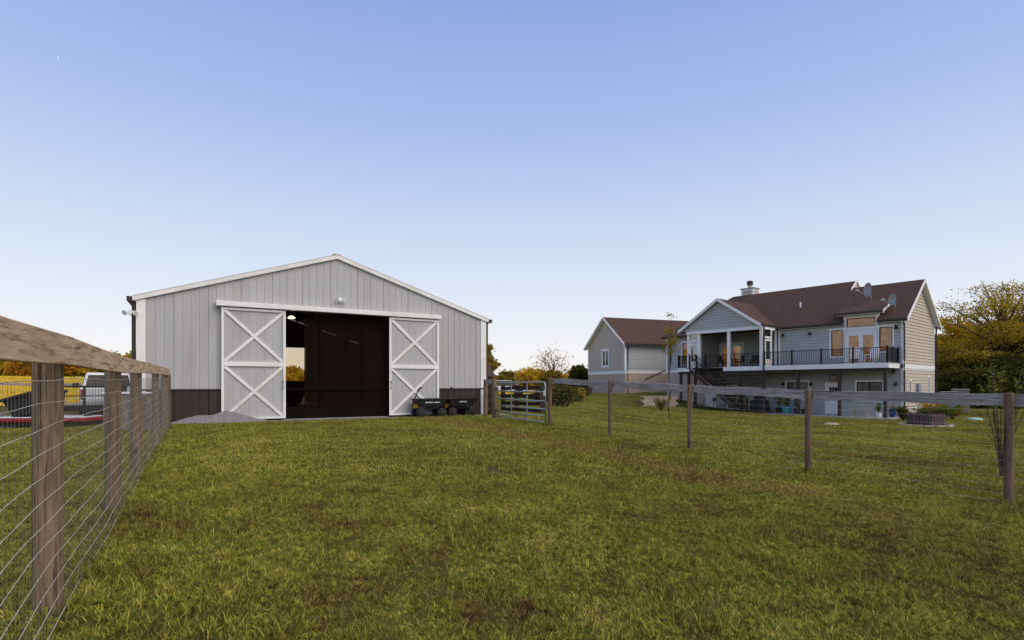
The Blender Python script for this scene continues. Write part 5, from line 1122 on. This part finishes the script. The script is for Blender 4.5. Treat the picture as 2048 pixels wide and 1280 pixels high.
# grey heat pump units, septic lid, white pipe
for i,(px,Y,lb) in enumerate(((1898,37.5,'grey heat pump unit behind the garden bed'),(1921,38.5,'second heat pump unit with dark grille beyond the bed'))):
    q=gpt(px,Y); h_=EYE+(HZ-(778 if i else 783))/F*Y-q.z; a=thing('heat_pump',q,R(-30),lb,'heat pump'); MB().box(-.42,.42,-.42,.42,0,h_-.05).build('cabinet',M('hp%d'%i,(.16,.17,.17),None,3,.6),a,bevel=.03); MB().box(-.45,.45,-.45,.45,h_-.05,h_).build('top_plate',K['dish'],a,bevel=.02)
    for k in range(9): MB().box(-.4,.4,-.435,-.421,.12+k*.1,.15+k*.1).build('louvre',K['dish'],a)
q=gpt(1949,34); a=thing('septic_lid',q,0,'pale green domed lid in the lawn right of the house','lid'); GRN=M('pale_green_plastic',(.36,.55,.42),None,4,.5)
MB().lathe((0,0,0),[(.42,0),(.42,.05),(.36,.1),(.2,.15),(.02,.165)],24).build('dome',GRN,a,smooth=True); MB().lathe((0,0,0),[(.46,-.03),(.46,.03)],24).build('collar',GRN,a)
q=gpt(1829,33.5); a=thing('white_pipe',q,0,'white vent pipe with tee top beside the gable wall','pipe'); MB().cyl((0,0,-.1),(0,0,.75),.05,n=12).build('riser',K['white'],a); MB().cyl((-.2,0,.78),(.2,0,.78),.06,n=12).build('tee',K['white'],a)
q=gpt(1663,30); a=thing('limestone_rock',q,0,'small pale rock lying in the lawn before the deck','rock')
mb=MB(); mb.lathe((0,0,0),[(.3,-.05),(.33,.03),(.22,.1),(.06,.13)],9); o=mb.build('rock_body',CLAY,a); o.scale=(1.4,.7,1)
# ------------------------------------------------------------------ tractor inside the barn, almost hidden by the screen
q=bw(8.1,-13.5,.03); tc=thing('tractor',q,BA+R(90),'tractor standing in the dark barn near the far doorway','tractor')
def big_tyre(parent,loc,r,w_,n):
    t_=wheel(parent,loc,r,w_)
    mb=MB()
    for k in range(n):
        a=2*math.pi*k/n
        for s in(-1,1):
            b_=a+s*.0; mb.hexa([(s*.01,math.cos(b_)*r,math.sin(b_)*r),(s*w_/2,math.cos(b_+.18)*r*.97,math.sin(b_+.18)*r*.97),(s*w_/2,math.cos(b_+.26)*r*.97,math.sin(b_+.26)*r*.97),(s*.01,math.cos(b_+.08)*r,math.sin(b_+.08)*r),(s*.01,math.cos(b_)*(r+.05),math.sin(b_)*(r+.05)),(s*w_/2,math.cos(b_+.18)*(r+.03),math.sin(b_+.18)*(r+.03)),(s*w_/2,math.cos(b_+.26)*(r+.03),math.sin(b_+.26)*(r+.03)),(s*.01,math.cos(b_+.08)*(r+.05),math.sin(b_+.08)*(r+.05))])
    mb.build('tread',K['tyre'],t_)
for s in(-1,1): big_tyre(tc,(s*.75,0,.8),.75,.4,18); big_tyre(tc,(s*.65,2.0,.48),.44,.28,16)
MB().box(-.33,.33,.5,2.4,.75,1.35).build('bonnet',K['red'],tc,bevel=.08); MB().box(-.3,.3,-.5,2.2,.5,.76).build('chassis',K['black'],tc); MB().box(-.28,.28,-.45,.0,.95,1.05).box(-.28,.28,-.5,-.42,1.05,1.45).build('seat',K['poly'],tc,bevel=.03)
for s in(-1,1): MB().box(s*.72-.22,s*.72+.22,-.5,.5,1.6,1.64).build('fender',K['red'],tc); MB().tube([(s*.5,-.55,.8),(s*.5,-.6,2.35),(0,-.6,2.4)],.035).build('roll_bar',K['black'],tc)
MB().tube([(0,.5,1.2),(0,.3,1.45)],.02).build('steering_column',K['black'],tc)
# ------------------------------------------------------------------ crescent moon
mb=MB(); n=24; D=3000; c=at(114,115,D); rr=7.5
o_=[(rr*math.cos(a),rr*math.sin(a)) for a in np.linspace(-math.pi/2,math.pi/2,n)]; i_=[(rr*.55*math.cos(a),rr*math.sin(a)) for a in np.linspace(math.pi/2,-math.pi/2,n)]
mb.prism([(x,0,z) for x,z in o_+i_[1:-1]],(0,1.5,0)); o=mb.build('moon',emis('moonlight',(.62,.70,.88),.75)); o.location=c; o.rotation_euler=(0,R(12),0); tag(o,'thin pale crescent moon high in the blue sky','moon')
